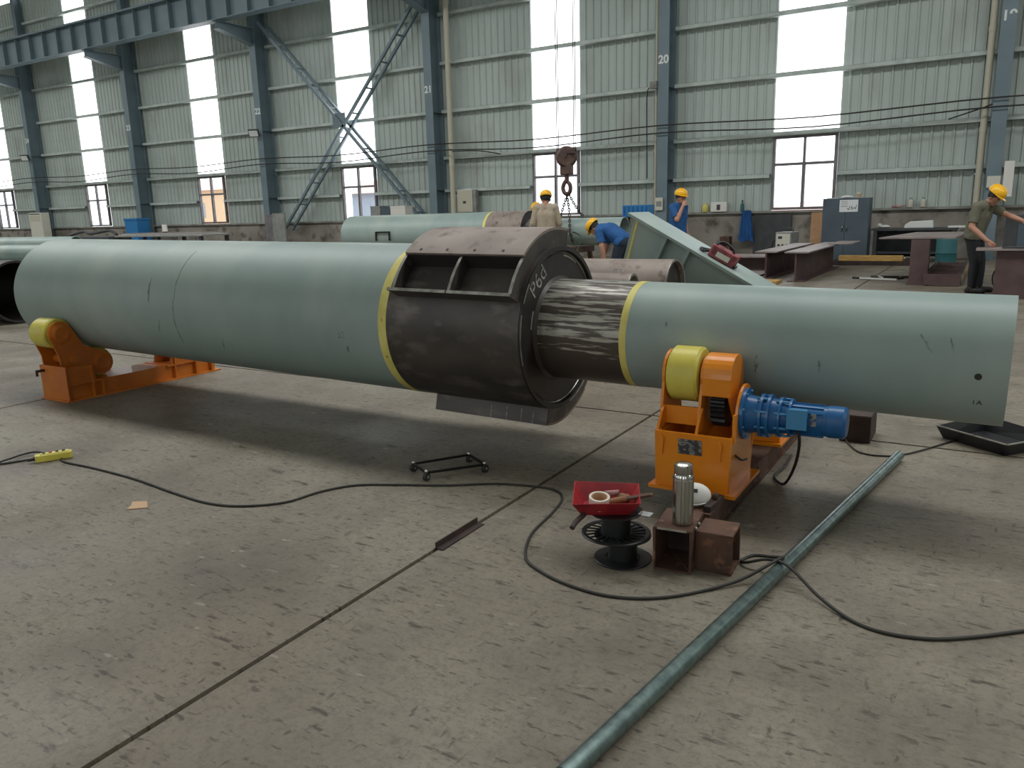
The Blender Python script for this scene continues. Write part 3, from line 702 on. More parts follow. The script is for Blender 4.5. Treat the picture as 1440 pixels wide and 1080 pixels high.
def bogie(sg, detail):
    def my(y): return y if sg > 0 else 2*AY-y
    def P2(l): return [(my(a), b) for a, b in l]
    V('end_plate', MB().prism(P2([(3.405, .012), (3.417, .012), (3.417, .285), (3.405, .285)]), -6.62, -6.25, 'x'), 'orange_old')
    V('pedestal', MB().prism(P2([(3.417, .135), (3.66, .135), (3.64, .27), (3.417, .27)]), -6.52, -6.50, 'x').prism(P2([(3.417, .135), (3.66, .135), (3.64, .27), (3.417, .27)]), -6.29, -6.27, 'x').prism(P2([(3.417, .125), (3.70, .125), (3.70, .14), (3.417, .14)]), -6.6, -6.26, 'x'), 'orange_old')
    V('gusset', MB().prism(P2([(3.62, .012), (3.632, .012), (3.632, .27), (3.62, .27)]), -6.29, -6.255, 'x'), 'orange_old')
    r1, r2 = (3.486, .539), (3.797, .253)
    def hull(rad):
        pts = []
        for c, a0, a1 in ((r1, -20, 205), ((3.50, .27), 205, 250), (r2, -115, 62)):
            for i in range(10):
                a = R_(a0+(a1-a0)*i/9); pts.append((c[0]+rad*math.cos(a), c[1]+rad*math.sin(a)))
        return P2(pts)
    out = [(3.486+.1*math.cos(R_(a)), .539+.1*math.sin(R_(a))) for a in range(20, 216, 15)]+[(3.45, .35), (3.46, .2), (3.60, .2), (3.66, .19)]+[(3.797+.1*math.cos(R_(a)), .253+.1*math.sin(R_(a))) for a in range(-120, 81, 20)]+[(3.66, .42)]
    if not detail: out = [(3.486+.1*math.cos(R_(a)), .539+.1*math.sin(R_(a))) for a in range(0, 216, 15)]+[(3.40, .2), (3.56, .2)]
    for x in (-6.66, -6.40): V('bogie_cheek', MB().prism(P2(out), x, x+.014, 'x'), 'orange_old')
    V('pivot_pin', MB().cyl((-6.67, my(3.57), .31), (-6.37, my(3.57), .31), .035, n=20), 'orange_old')
    for c in ((r1, r2) if detail else (r1,)):
        o = V('roller', MB().lathe([(.05, 0), (.11, 0), (.122, .012), (.122, .2), (.11, .212), (.05, .212)], (-6.636, my(c[0]), c[1]), (1, 0, 0), 44, False), 'yellow_pu', label='yellow polyurethane roller')
        V('hub', MB().cyl((-6.63, my(c[0]), c[1]), (-6.43, my(c[0]), c[1]), .08, n=28), 'orange_old', o)
        V('bearing_cap', MB().lathe([(.075, 0), (.075, .012), (.05, .018), (.048, .012), (.02, .012)], (-6.387, my(c[0]), c[1]), (1, 0, 0), 28), 'orange_old', o)
bogie(1, True); bogie(-1, False)
V('adjusting_screw', MB().cyl((-6.56, 3.34, .24), (-6.56, 3.405, .24), .012, n=10).cyl((-6.56, 3.345, .24), (-6.56, 3.345, .2), .01, n=8), 'rust_dark')

# ------------------------------------------------------------------ small things in front
# welded pair of square tube offcuts
sq = thing('tube_offcut', 'rusty square tube offcut, open end facing front, thermos on it', 'steel offcut', (-.985, 2.86, 0), (0, 0, R_(6)), group='square tube offcuts')
def sqtube(mb, a, b, w_, h_, t_, axis):
    for u0, u1, z0, z1 in ((-w_/2, w_/2, 0, t_), (-w_/2, w_/2, h_-t_, h_), (-w_/2, -w_/2+t_, t_, h_-t_), (w_/2-t_, w_/2, t_, h_-t_)):
        if axis == 'y': mb.box(u0, u1, a, b, z0, z1)
        else: mb.box(a, b, u0, u1, z0, z1)
    return mb
sqtube(MB(), -.1, .12, .15, .18, .009, 'y').build('square_tube', 'rust', sq, bevel=.003)
MB().box(-.066, .066, .1, .118, .009, .171).build('back_plate', 'rust_dark', sq)  # dark plate added behind the opening so the tube's inside stays dark
MB().box(-.06, .055, -.101, -.1, .172, .18).build('ground_edge', 'ground_edge', sq)
sq2 = thing('tube_offcut', 'rusty square tube offcut with open end facing right', 'steel offcut', (-.838, 2.90, 0), (0, 0, R_(4)), group='square tube offcuts')
sqtube(MB(), -.068, .075, .15, .165, .009, 'x').build('square_tube', 'rust', sq2, bevel=.003)
for k in (-.02, .03): MB().sphere((-.072, k-.04, .168), .008, 8, 6).build('weld_spot', 'ground_edge', sq2)
th = thing('thermos_flask', 'brushed steel thermos flask on the rusty square tube', 'thermos', (-.962, 2.842, .1801))
MB().lathe([(.038, 0), (.041, .004), (.041, .185), (.039, .195)], n=40).build('body', 'steel_brushed', th)
MB().lathe([(.039, .195), (.0375, .203), (.035, .206)], n=40, caps=False).build('shoulder', 'steel_bright', th)
MB().lathe([(.035, .206), (.036, .21), (.036, .236), (.034, .244), (.025, .248), (.022, .25), (0, .25)], n=40).build('cap', 'steel_brushed', th)
MB().lathe([(.0415, .182), (.0418, .186), (.0415, .19)], n=40, caps=False).build('collar_ring', 'steel_bright', th)
mk = thing('white_respirator', 'white dust mask lying behind the thermos at the roller stand', 'dust mask', (-1.02, 3.16, .135), (R_(-25), 0, R_(15)))
MB().sphere((0, 0, .045), .062, 20, 12, (1.15, .6, .85)).build('shell', 'white_plastic', mk)
MB().box(-.035, .015, -.041, -.033, .05, .066).build('print_patch', 'ink', mk)
MB().sweep([(-.03, -.02, .005), (0, -.05, -.004), (.03, -.06, .0), (.05, -.02, .01)], .0025, 6).build('strap', 'white_plastic', mk)
# junk on the beam end
single('steel_clamp', MB().bar((-.95, 3.12, .14), (-.94, 3.29, .14), .03, .025).cyl((-.945, 3.22, .15), (-.945, 3.22, .18), .012, n=10), 'rust_dark', 'small dark clamp lying on the rusty beam end', 'clamp', loc=(-.98, 3.2, .127))
# wire spools
def spool(loc, r0, r1, h, label):
    t = thing('wire_spool', label, 'spool', loc, group='black wire spools')
    MB().lathe([(.03, 0), (.06, 0), (.06, h), (.03, h)], n=32, caps=False).lathe([(.03, 0), (.03, h)], n=24, caps=False).build('core', 'black_plastic', t)
    for z, rr in ((0, r0), (h-.006, r1)):
        o = MB().tube((0, 0, z), (0, 0, z+.006), rr, rr*(.88 if rr > .13 else .62), 44).tube((0, 0, z), (0, 0, z+.006), .066, .03, 32).build('flange', 'black_plastic', t)
        if z > 0 or r0 > .13:
            for k in range(22):
                a = 2*math.pi*k/22; MB().bar((.06*math.cos(a), .06*math.sin(a), z+.003), (rr*.97*math.cos(a+.12), rr*.97*math.sin(a+.12), z+.003), .006, .005).build('spoke', 'black_plastic', o)
        MB().sweep([(rr*math.cos(2*math.pi*k/32), rr*math.sin(2*math.pi*k/32), z+.003) for k in range(32)], .004, 6, 1, True).build('rim', 'black_plastic', o)
    return t
spool((-1.195, 2.79, 0), .115, .112, .105, 'lower black wire spool standing on the floor under another spool')
spool((-1.225, 2.79, .1054), .138, .105, .098, 'upper black wire spool carrying the red tray')
# red tray
tr = thing('red_tray', 'dented red metal tray with flared sides on the black spools', 'tray', (-1.265, 2.79, .2045), (0, R_(-2), R_(24)))
def flare(x0, x1, y0, y1, X0_, X1_, Y0_, Y1_, h, t_):
    b = [(x0, y0, 0), (x1, y0, 0), (x1, y1, 0), (x0, y1, 0)]; tp = [(X0_, Y0_, h), (X1_, Y0_, h), (X1_, Y1_, h), (X0_, Y1_, h*1.25)]
    bi = [(x0+t_, y0+t_, t_), (x1-t_, y0+t_, t_), (x1-t_, y1-t_, t_), (x0+t_, y1-t_, t_)]; ti = [(p[0]-t_*(1 if p[0] > 0 else -1), p[1]-t_*(1 if p[1] > 0 else -1), p[2]) for p in tp]
    v = b+tp+bi+ti; f = [(3, 2, 1, 0), (8, 9, 10, 11)]
    for i in range(4):
        j = (i+1) % 4; f += [(i, j, 4+j, 4+i), (8+j, 8+i, 12+i, 12+j), (4+i, 4+j, 12+j, 12+i)]
    return MB().add(v, f)
flare(-.1, .09, -.075, .085, -.135, .135, -.115, .12, .062, .004).build('pan', 'red_paint', tr)
MB().sweep([(-.09, -.09, .01), (-.12, -.14, .0), (-.135, -.175, -.012)], .011, 10).build('handle', 'rust_dark', tr)
t = thing('tape_roll', 'roll of white tape in the red tray', 'tape', (-1.275, 2.735, .226), (R_(8), R_(6), 0)); MB().tube((0, 0, .004), (0, 0, .05), .042, .034, 32).build('tape', 'off_white', t); MB().tube((0, 0, .0045), (0, 0, .0495), .034, .031, 32).build('core', 'cardboard', t)
t = thing('wood_file', 'wooden handled tool lying across the red tray', 'tool', (-1.165, 2.80, .262), (0, R_(-6), R_(38)))
MB().cyl((-.1, 0, 0), (-.02, 0, .0), .012, .014, n=12).build('handle', 'wood_handle', t); MB().box(-.02, .09, -.012, .012, -.005, .005).build('blade', 'rust', t)
single('glove_bundle', MB().sphere((-1.215, 2.83, .24), .03, 12, 8, (1.2, .9, .8)).sphere((-1.19, 2.815, .25), .02, 10, 7), 'wood_handle', 'crumpled tan glove in the red tray', 'glove', loc=(-1.21, 2.83, .2105))
single('red_crayon', MB().cyl((-1.28, 2.80, .263), (-1.23, 2.83, .266), .011, n=10), 'cloth_red', 'short pinkish stick in the red tray', 'crayon', loc=(-1.25, 2.81, .25))
single('paper_label', MB().box(-1.13, -1.08, 2.79, 2.83, .2005, .2035), 'paper', 'white paper label on the rim of the upper spool', 'label', loc=(-1.105, 2.81, .2))
# long cable
cp = [(-4.77, 2.5), (-4.67, 2.46), (-4.39, 2.47), (-3.98, 2.46), (-3.61, 2.42), (-3.3, 2.4), (-3.1, 2.45), (-2.94, 2.59), (-2.89, 2.79), (-2.79, 2.95), (-2.59, 3.06), (-2.35, 3.17), (-2.13, 3.31), (-1.9, 3.37), (-1.79, 3.35), (-1.72, 3.26), (-1.68, 3.08), (-1.65, 2.85), (-1.6, 2.7), (-1.53, 2.58), (-1.44, 2.52), (-1.31, 2.47), (-1.15, 2.45), (-1.02, 2.48), (-.91, 2.55), (-.81, 2.66), (-.71, 2.78), (-.63, 2.88), (-.6, 2.95), (-.61, 3.03), (-.66, 3.07), (-.73, 3.05), (-.76, 2.98), (-.73, 2.94), (-.65, 2.94), (-.56, 2.89), (-.43, 2.78), (-.3, 2.68), (-.19, 2.65), (-.06, 2.68), (.06, 2.76), (.2, 2.88), (.32, 2.98), (.9, 3.4), (1.8, 3.8)]
cz = [.006]*len(cp); cz[26] = .02; cz[27] = .058; cz[28] = .064; cz[29] = .03
cz[33] = .02; cz[34] = .05; cz[35] = .062; cz[36] = .02
single('power_cable', MB().sweep([(x, y, z) for (x, y), z in zip(cp, cz)], .0062, 8), 'cable', 'long black cable snaking across the floor in front', 'cable')
single('control_cable', MB().sweep([(-4.87, 2.45, .012), (-4.93, 2.36, .007), (-4.99, 2.25, .007), (-5.1, 2.16, .007), (-5.6, 2.0, .007)], .006, 8).sweep([(-4.9, 2.49, .014), (-5.0, 2.47, .02), (-5.05, 2.41, .012), (-5.0, 2.3, .02), (-5.05, 2.15, .007), (-5.4, 1.8, .007)], .006, 8), 'cable', 'doubled black cable leaving the yellow pendant at left', 'cable')
t = thing('pendant_control', 'yellow hand pendant control lying on the floor at left', 'remote control', (-4.8, 2.47, 0), (0, 0, R_(62)))
MB().rbox(-.10, .10, -.032, .032, .002, .042, .02, 5).build('body', 'yellow_pu', t, bevel=.004)
MB().rbox(-.07, .085, -.022, .022, .042, .047, .015, 4).build('face', 'yellow_tape', t)
for k in range(4): MB().cyl((-.05+k*.035, 0, .047), (-.05+k*.035, 0, .053), .009, n=12).build('button', 'black_plastic' if k != 1 else 'red_paint', t)
MB().cyl((-.10, 0, .022), (-.14, 0, .018), .012, .008, n=10).build('cable_gland', 'black_rubber', t)
# conduit
single('steel_conduit', MB().tube((-.80, 1.50, .0275), (-.35, 4.66, .0275), .0275, .0235, 28), 'galv', 'galvanised conduit pipe lying on the floor at right', 'pipe', loc=(-.57, 3.1, 0))
# small castor frame
cf = thing('castor_frame', 'small steel frame on four castors under the pile', 'dolly', (-2.49, 3.37, 0))
cs = [(-2.666, 3.284), (-2.506, 3.192), (-2.48, 3.562), (-2.301, 3.453)]
loc_ = [(a+2.49, b-3.37) for a, b in cs]
for a, b in ((0, 2), (1, 3), (0, 1), (2, 3)): MB().bar((*loc_[a], .045), (*loc_[b], .045), .012, .012).build('rod', 'dark_gear', cf)
for a in loc_:
    o = MB().cyl((a[0]-.01, a[1], .022), (a[0]+.01, a[1], .022), .022, n=18).build('castor_wheel', 'black_rubber', cf); MB().cyl((a[0]-.012, a[1], .022), (a[0]+.012, a[1], .022), .01, n=12).build('hub', 'steel_bright', o)
    MB().sphere((a[0], a[1], .052), .011, 10, 8).build('bolt_head', 'steel_bright', cf)
# steel angle in the joint, cardboard, tray at right, block
single('steel_angle', MB().box(-1.935, -1.895, 2.5, 2.82, .0, .006).box(-1.935, -1.929, 2.5, 2.82, .0, .03), 'rust_dark', 'dark steel angle lying along the floor joint', 'steel angle', loc=(-1.915, 2.66, 0))
single('cardboard_scrap', MB().prism([(-3.59, 2.155), (-3.515, 2.22), (-3.6, 2.275), (-3.665, 2.235), (-3.62, 2.2)], .001, .005), 'cardboard', 'small torn cardboard scrap on the floor at left', 'scrap', loc=(-3.6, 2.22, 0))
dt = thing('drip_tray', 'black bent sheet metal tray on the floor under the right pile end', 'tray', (.1, 5.25, 0), (0, 0, R_(-38)))
flare(-.2, .2, -.17, .17, -.23, .23, -.2, .2, .075, .004).build('pan', 'black_plastic', dt); MB().bar((-.23, -.2, .077), (.23, -.2, .077), .01, .006).bar((.23, -.2, .077), (.23, .2, .077), .01, .006).build('worn_edge', 'ground_edge', dt)
single('steel_block', MB().box(-.70, -.53, 4.92, 5.2, 0, .165).box(-.695, -.535, 4.915, 4.92, .005, .16), 'rust_dark', 'dark square steel block behind the blue motor', 'steel block', loc=(-.61, 5.05, 0), bevel=.004)
single('motor_lead', MB().sweep([(-.66, 4.90, .02), (-.64, 4.86, .006), (-.57, 4.72, .006), (-.49, 4.68, .006), (-.4, 4.70, .006), (-.37, 4.72, .006), (-.25, 4.9, .006), (0, 5.4, .006)], .005, 8), 'cable', 'short black lead from the dark block to the conduit end', 'cable')

# ------------------------------------------------------------------ tapered girder section behind the narrow end
wg = thing('tapered_girder', 'grey green tapered plate girder with sloping top flange and stiffeners', 'girder', (-2.6, 7.78, 0))
def Wg(name, mb, mat, parent=wg, bevel=0):
    mb.v = [tuple(Vector(p)-Vector(wg['_o'])) for p in mb.v]; return mb.build(name, mat, parent, bevel=bevel)
slope = (-.55/1.0)
def zt(x): return 1.352+(x+3.14)*slope
xe = -1.02
Wg('web', MB().prism([(-3.12, zt(-3.12)-.02), (xe, zt(xe)-.02), (xe, .03), (-3.46, .03)], 7.62, 7.635, 'y'), 'primer')
mm = MB(); a = (-3.17, zt(-3.17)); b = (xe+.02, zt(xe+.02))
Wg('top_flange', MB().prism([a, b, (b[0], b[1]-.03), (a[0], a[1]-.03)], 7.5, 8.06, 'y'), 'primer')
Wg('bottom_flange', MB().box(-3.5, xe+.02, 7.5, 8.06, .0, .03), 'primer')
Wg('end_plate', MB().prism([(-3.15, zt(-3.15)-.03), (-3.12, zt(-3.12)-.03), (-3.47, .03), (-3.50, .03)], 7.62, 8.04, 'y'), 'primer')
Wg('yellow_edge', MB().prism([(-3.121, zt(-3.121)-.035), (-3.10, zt(-3.1)-.035), (-3.44, .04), (-3.465, .04)], 7.614, 7.62, 'y'), 'yellow_tape')
for x in (-2.79, -2.56):
    d = .5; Wg('stiffener', MB().prism([(x, zt(x)-.03), (x+.03, zt(x+.03)-.03), (x+.03-.46*d, zt(x)-.03-d), (x-.46*d, zt(x)-.03-d)], 7.52, 7.62, 'y'), 'primer')
# red grinder case on the slope
ang = math.atan(slope)
tb = thing('tool_box', 'worn red tool box with cables lying on the sloping girder flange', 'tool box', (-2.28, 7.72, zt(-2.28)), (0, -ang, R_(4)))
MB().rbox(-.14, .14, -.09, .09, .004, .12, .03, 4).build('case', 'case_red', tb, bevel=.01)
MB().sweep([(-.12, -.02, .11), (-.07, 0, .17), (.03, 0, .16), (.08, 0, .115)], .012, 8).build('handle', 'dark_gear', tb)
MB().sweep([(-.14, .0, .04), (-.2, -.04, .012), (-.24, .03, .012), (-.19, .08, .02), (-.14, .05, .05), (-.11, .02, .14), (-.04, .05, .15)], .014, 8).build('cable_coil', 'black_rubber', tb)
MB().box(-.06, .08, -.095, -.09, .03, .08).build('plate', 'off_white', tb)
MB().box(.09, .16, -.07, .06, .003, .03).build('foot', 'dark_gear', tb)

# ------------------------------------------------------------------ crane hook
hk = thing('crane_hook', 'brown crane hook block hanging on wire ropes before the window', 'crane hook', (-7.6, 14.8, 1.75))
def Hk(name, mb, mat, parent=hk, bevel=0, label=None):
    mb.v = [tuple(Vector(p)-Vector(hk['_o'])) for p in mb.v]; return mb.build(name, mat, parent, bevel=bevel, label=label)
sv = Hk('pulley_block', MB().lathe([(.02, -.09), (.17, -.09), (.215, -.04), (.215, .04), (.17, .09), (.02, .09)], (-7.6, 14.8, 2.47), (.46, -.89, 0), 36), 'cast_brown', label='round brown pulley block')
Hk('cover_plate', MB().box(-7.80, -7.40, 14.72, 14.88, 2.52, 2.64).box(-7.72, -7.48, 14.72, 14.88, 2.12, 2.36), 'cast_brown', bevel=.02)
Hk('block_hub', MB().cyl((-7.6, 14.69, 2.5), (-7.6, 14.91, 2.5), .06, n=20), 'chain', sv)
Hk('shank', MB().cyl((-7.6, 14.8, 2.12), (-7.6, 14.8, 1.98), .045, n=16), 'cast_brown')
Hk('hook', MB().sweep([(-7.6, 14.8, 2.02), (-7.66, 14.8, 1.95), (-7.69, 14.8, 1.86), (-7.66, 14.8, 1.77), (-7.6, 14.8, 1.74), (-7.54, 14.8, 1.77), (-7.52, 14.8, 1.84), (-7.53, 14.8, 1.92), (-7.57, 14.8, 1.97)], .042, 12), 'cast_brown')
Hk('safety_latch', MB().bar((-7.6, 14.8, 1.99), (-7.53, 14.8, 1.88), .02, .012), 'chain')
for i, x in enumerate((-7.80, -7.78, -7.42, -7.40)): Hk('wire_rope', MB().cyl((x, 14.77+.03*(i % 2), 2.55), (x+.02*(i-1.5), 14.77+.03*(i % 2), 11.9), .009, n=8), 'chain')
def chain(pts, r=.028, wire=.0115, label='chain sling', parent=None):
    # alternate links along a polyline
    P = [Vector(p) for p in pts]; mb = MB(); k = 0; step = .052
    for a, b in zip(P[:-1], P[1:]):
        L = (b-a).length; m = max(1, round(L/step)); d = (b-a).normalized(); e = d.orthogonal().normalized()
        for i in range(m):
            c = a+(b-a)*((i+.5)/m); q = Matrix.Rotation(R_(90*(k % 2)+20), 3, d) @ e; k += 1
            mb.sweep([c+d*(.034*math.cos(t))+q*(.02*math.sin(t)) for t in [2*math.pi*j/10 for j in range(10)]], wire, 5, 1, True)
    return mb
c1 = chain([(-7.6, 14.8, 1.73), (-7.75, 14.77, 1.40), (-7.82, 14.78, 1.262), (-7.83, 14.92, 1.2), (-7.83, 15.1, 1.275)])
c1.v = [tuple(Vector(p)) for p in c1.v]
single('chain_sling', chain([(-7.6, 14.82, 1.74), (-7.72, 14.84, 1.45), (-7.79, 14.8, 1.2), (-7.8, 14.74, .95), (-7.8, 14.85, .72)]), 'chain', 'left leg of the chain sling hanging from the hook', 'chain', 'chain slings', loc=(-7.75, 14.8, 1.0))
single('chain_sling', chain([(-7.6, 14.79, 1.74), (-7.58, 14.84, 1.45), (-7.55, 14.81, 1.22), (-7.52, 14.75, .98), (-7.5, 14.86, .73)]), 'chain', 'middle leg of the chain sling down the pile side', 'chain', 'chain slings', loc=(-7.55, 14.8, 1.0))
single('chain_sling', chain([(-7.58, 14.82, 1.75), (-7.48, 15.0, 1.45), (-7.40, 15.12, 1.29)]), 'chain', 'right leg of the chain sling behind the hook', 'chain', 'chain slings', loc=(-7.45, 15.0, 1.3))
t = thing('sling_hook', 'bright sling hook hanging at the end of a chain below the pile', 'hook', (-7.24, 14.6, .45))
MB().sweep([(.02, 0, .46), (.06, 0, .40), (.02, 0, .30), (-.02, 0, .2), (-.05, 0, .1), (-.02, 0, .04), (.03, 0, .06)], .018, 8).build('hook', 'galv', t); MB().sweep([(.02, 0, .46), (-.1, .08, .5), (-.2, .12, .52)], .014, 6).build('chain_end', 'chain', t)

# ------------------------------------------------------------------ people
def skin_mesh(caps, voxel):
    mb = MB()
    for p0, p1, r0, r1 in caps:
        p0, p1 = Vector(p0), Vector(p1)
        mb.sphere(p0, r0, 14, 9)
        if (p1-p0).length > 1e-4:
            mb.sphere(p1, r1, 14, 9); mb.cyl(p0, p1, r0, r1, 14)
    me = mb.mesh('tmp'); bm = bmesh.new(); bm.from_mesh(me); bmesh.ops.remove_doubles(bm, verts=bm.verts, dist=1e-6); bm.to_mesh(me); bm.free()
    o = bpy.data.objects.new('tmp', me); COL.objects.link(o)
    md = o.modifiers.new('r', 'REMESH'); md.mode = 'VOXEL'; md.voxel_size = voxel
    s = o.modifiers.new('s', 'SMOOTH'); s.factor = .5; s.iterations = 3
    bpy.context.view_layer.update()
    out = bpy.data.meshes.new_from_object(o.evaluated_get(bpy.context.evaluated_depsgraph_get()))
    bpy.data.objects.remove(o); out.polygons.foreach_set('use_smooth', [True]*len(out.polygons))
    return out
def hand(caps, wrist, elbow, side, curl=.6, palm_n=None):
    w0 = Vector(wrist); d = (w0-Vector(elbow)).normalized()
    up_ = Vector(palm_n) if palm_n else Vector((0, side, 0)); s_ = (up_-d*up_.dot(d)).normalized(); f_ = d.cross(s_)   # s_: palm normal-ish, f_: across the fingers
    k = w0+d*.085
    for t in (-.03, -.01, .01, .028): caps.append((w0+f_*t*.6+d*.01, k+f_*t, .016, .0125))
    for t, L in ((-.032, .055), (-.011, .068), (.011, .073), (.031, .062)):
        a = k+f_*t; b = a+(d*math.cos(curl*.6)-s_*math.sin(curl*.6))*L*.5; c = b+(d*math.cos(curl*1.8)-s_*math.sin(curl*1.8))*L*.5
        caps.append((a, b, .0105, .0098)); caps.append((b, c, .0098, .009))
    a = w0+d*.025+f_*.03; b = a+(d*.5+f_*.75-s_*.3)*.045; c = b+(d*.85+f_*.2-s_*.4)*.032
    caps.append((a, b, .0135, .0115)); caps.append((b, c, .0115, .0095))
def person(label, loc, rz, J, shirt, trousers, sleeve='short', voxel=.009, scale=1.0, hatdir=0, group=None):
    V_ = {k: Vector(v) for k, v in J.items()}
    t = thing('person', label, 'person', loc, (0, 0, R_(rz)), group); t.scale = (scale,)*3
    pel, che, nek, hd = V_['pelvis'], V_['chest'], V_['neck'], V_['head']
    caps, reg = [], []
    def add(r, *c):
        n0 = len(caps)
        for q in c: caps.append(q)
        reg.extend([r]*(len(caps)-n0))
    ydir = (V_['shL']-V_['shR']).normalized(); hy = (V_['hipL']-V_['hipR']).normalized()
    for s_ in (-1, 1):
        add('torso', (pel+hy*.06*s_, che+ydir*.075*s_, .105, .105)); add('torso', (che+ydir*.075*s_, nek+ydir*.06*s_-(nek-che)*.25, .105, .07))
    mid = pel.lerp(che, .5); add('torso', (mid, che, .105, .112)); add('pelvis', (V_['hipL'], V_['hipR'], .105, .105))
    add('torso', (V_['shL'], V_['shR'], .062, .062))
    add('neck', (nek-(nek-che)*.2, hd-(hd-nek)*.25, .055, .052))
    face = Vector(J.get('face', (1, 0, -.1))).normalized(); upd = (hd-nek).normalized(); upd = (upd-face*upd.dot(face)).normalized(); sd = upd.cross(face)
    add('head', (hd+upd*.03-face*.012, hd-upd*.005+face*.01, .088, .084)); add('head', (hd-upd*.05+face*.025, hd-upd*.085+face*.055, .066, .04))
    add('head', (hd-upd*.01+face*.095, hd-upd*.035+face*.108, .010, .014)); add('head', (hd-upd*.07+face*.088-sd*.015, hd-upd*.07+face*.088+sd*.015, .011, .011))
    for s_ in (-1, 1):
        add('head', (hd+sd*.086*s_-upd*.0, hd+sd*.088*s_-upd*.035, .014, .011))
    for s_, k in ((1, 'L'), (-1, 'R')):
        add('uparm', (V_['sh'+k], V_['el'+k], .056, .043)); e, wv = V_['el'+k], V_['wr'+k]
        add('forearm', (e, e.lerp(wv, .35), .042, .043), (e.lerp(wv, .35), wv, .043, .029))
        n0 = len(caps); hand(caps, wv, e, s_, .7); reg.extend(['hand']*(len(caps)-n0))
        h_, kn, an, toe = V_['hip'+k], V_['kn'+k], V_['an'+k], V_['toe'+k]
        add('thigh', (h_, kn, .092, .062)); add('calf', (kn, kn.lerp(an, .35), .058, .060), (kn.lerp(an, .35), an, .06, .043))
        heel = an+Vector((-.045*(1 if toe.x >= an.x else -1), 0, -.045)); add('foot', (an, heel, .043, .038), (heel, toe, .04, .036))
    me = skin_mesh(caps, voxel); me.materials.append(MATS['skin']); put('body', me, t)
    nv = len(me.vertices); co = np.empty(nv*3); me.vertices.foreach_get('co', co); co = co.reshape(-1, 3)
    no = np.empty(nv*3); me.vertices.foreach_get('normal', no); no = no.reshape(-1, 3)
    best = np.full(nv, 1e9); bi = np.zeros(nv, int); tt = np.zeros(nv)
    for i, (p0, p1, r0, r1) in enumerate(caps):
        a = np.array(p0); d = np.array(p1)-a; L2 = max(d@d, 1e-9); u = np.clip((co-a)@d/L2, 0, 1)
        dist = np.linalg.norm(co-(a+u[:, None]*d), axis=1)-(r0+(r1-r0)*u); m = dist < best; best[m] = dist[m]; bi[m] = i; tt[m] = u[m]
    rg = np.array(reg)[bi]
    polys = [tuple(p.vertices) for p in me.polygons]
    def garment(name, mask, off, mat, thick=.01):
        fs = [p for p in polys if all(mask[v] for v in p)]
        ids = sorted({v for f in fs for v in f}); mp = {v: i for i, v in enumerate(ids)}
        if not fs: return
        P = co[ids]+no[ids]*off
        g_ = MB().add([tuple(p) for p in P], [[mp[v] for v in f] for f in fs], True)
        o = g_.build(name, mat, t); sm = o.modifiers.new('s', 'SMOOTH'); sm.factor = .5; sm.iterations = 4
        md = o.modifiers.new('solid', 'SOLIDIFY'); md.thickness = thick; md.offset = -1
        return o
    neckcut = ((co-np.array(nek))@np.array((nek-che).normalized())) < .02
    sl = np.isin(rg, ['torso', 'pelvis']) & neckcut | (rg == 'uparm') & ((tt < .8) | (sleeve == 'long'))
    if sleeve == 'long': sl |= (rg == 'forearm')
    waist = ((co-np.array(pel))@np.array((che-pel).normalized())) > -.07
    sl &= (waist | np.isin(rg, ['uparm', 'forearm']))
    garment('shirt', sl, .02, shirt, .012)
    garment('trousers', np.isin(rg, ['thigh', 'calf', 'pelvis']) | (rg == 'torso') & (((co-np.array(pel))@np.array((che-pel).normalized())) < .02), .014, trousers)
    garment('shoes', rg == 'foot', .010, 'shoe')
    hm = (rg == 'head') & (((co-np.array(hd))@np.array(upd)-.5*((co-np.array(hd))@np.array(face))) > -.02) & (((co-np.array(hd))@np.array(face)) < .06)
    garment('hair', hm, .006, 'hair', .006)
    for s_ in (-1, 1): MB().sphere(hd+face*.083+sd*.03*s_+upd*.005, .0095, 8, 6).build('eye', 'hair', t)
    # safety helmet
    hc = hd+upd*.045-face*.005; F = frame(hc, face, sd); F = Matrix(((face.x, sd.x*-1, upd.x, hc.x), (face.y, sd.y*-1, upd.y, hc.y), (face.z, sd.z*-1, upd.z, hc.z), (0, 0, 0, 1)))
    hb = MB(); prof = [(.112, .0), (.118, .02), (.114, .055), (.1, .085), (.075, .107), (.04, .12), (0, .124)]
    hb.lathe(prof, (0, 0, 0), (0, 0, 1), 28, False, F @ Matrix.Diagonal((1.15, .98, 1, 1)))
    hb.lathe([(.104, .004), (.11, .05), (.07, .098), (0, .115)], (0, 0, 0), (0, 0, 1), 28, False, F @ Matrix.Diagonal((1.15, .98, 1, 1)))
    he = hb.build('helmet', 'helmet_yellow', t, label='yellow safety helmet')
    br_ = MB(); n = 24; v = []
    for i in range(n+1):
        a = R_(-80+160*i/n); ext = 1+.42*math.cos(a)**2
        for z in (.0, .008): v += [(.125*math.cos(a), .11*math.sin(a), z), (.128*math.cos(a)*ext, .113*math.sin(a), z-.012*math.cos(a))]
    f = []
    for i in range(n):
        o_ = 4*i; f += [(o_, o_+1, o_+5, o_+4), (o_+2, o_+6, o_+7, o_+3), (o_+1, o_+3, o_+7, o_+5)]
    br_.add(v, f, True, F).build('peak', 'helmet_yellow', he)
    MB().sweep([F @ Vector((.13*math.cos(R_(a)), 0, .035+.095*math.sin(R_(a)))) for a in range(20, 161, 14)], .009, 6, 2).build('crest', 'helmet_yellow', he)
    return t
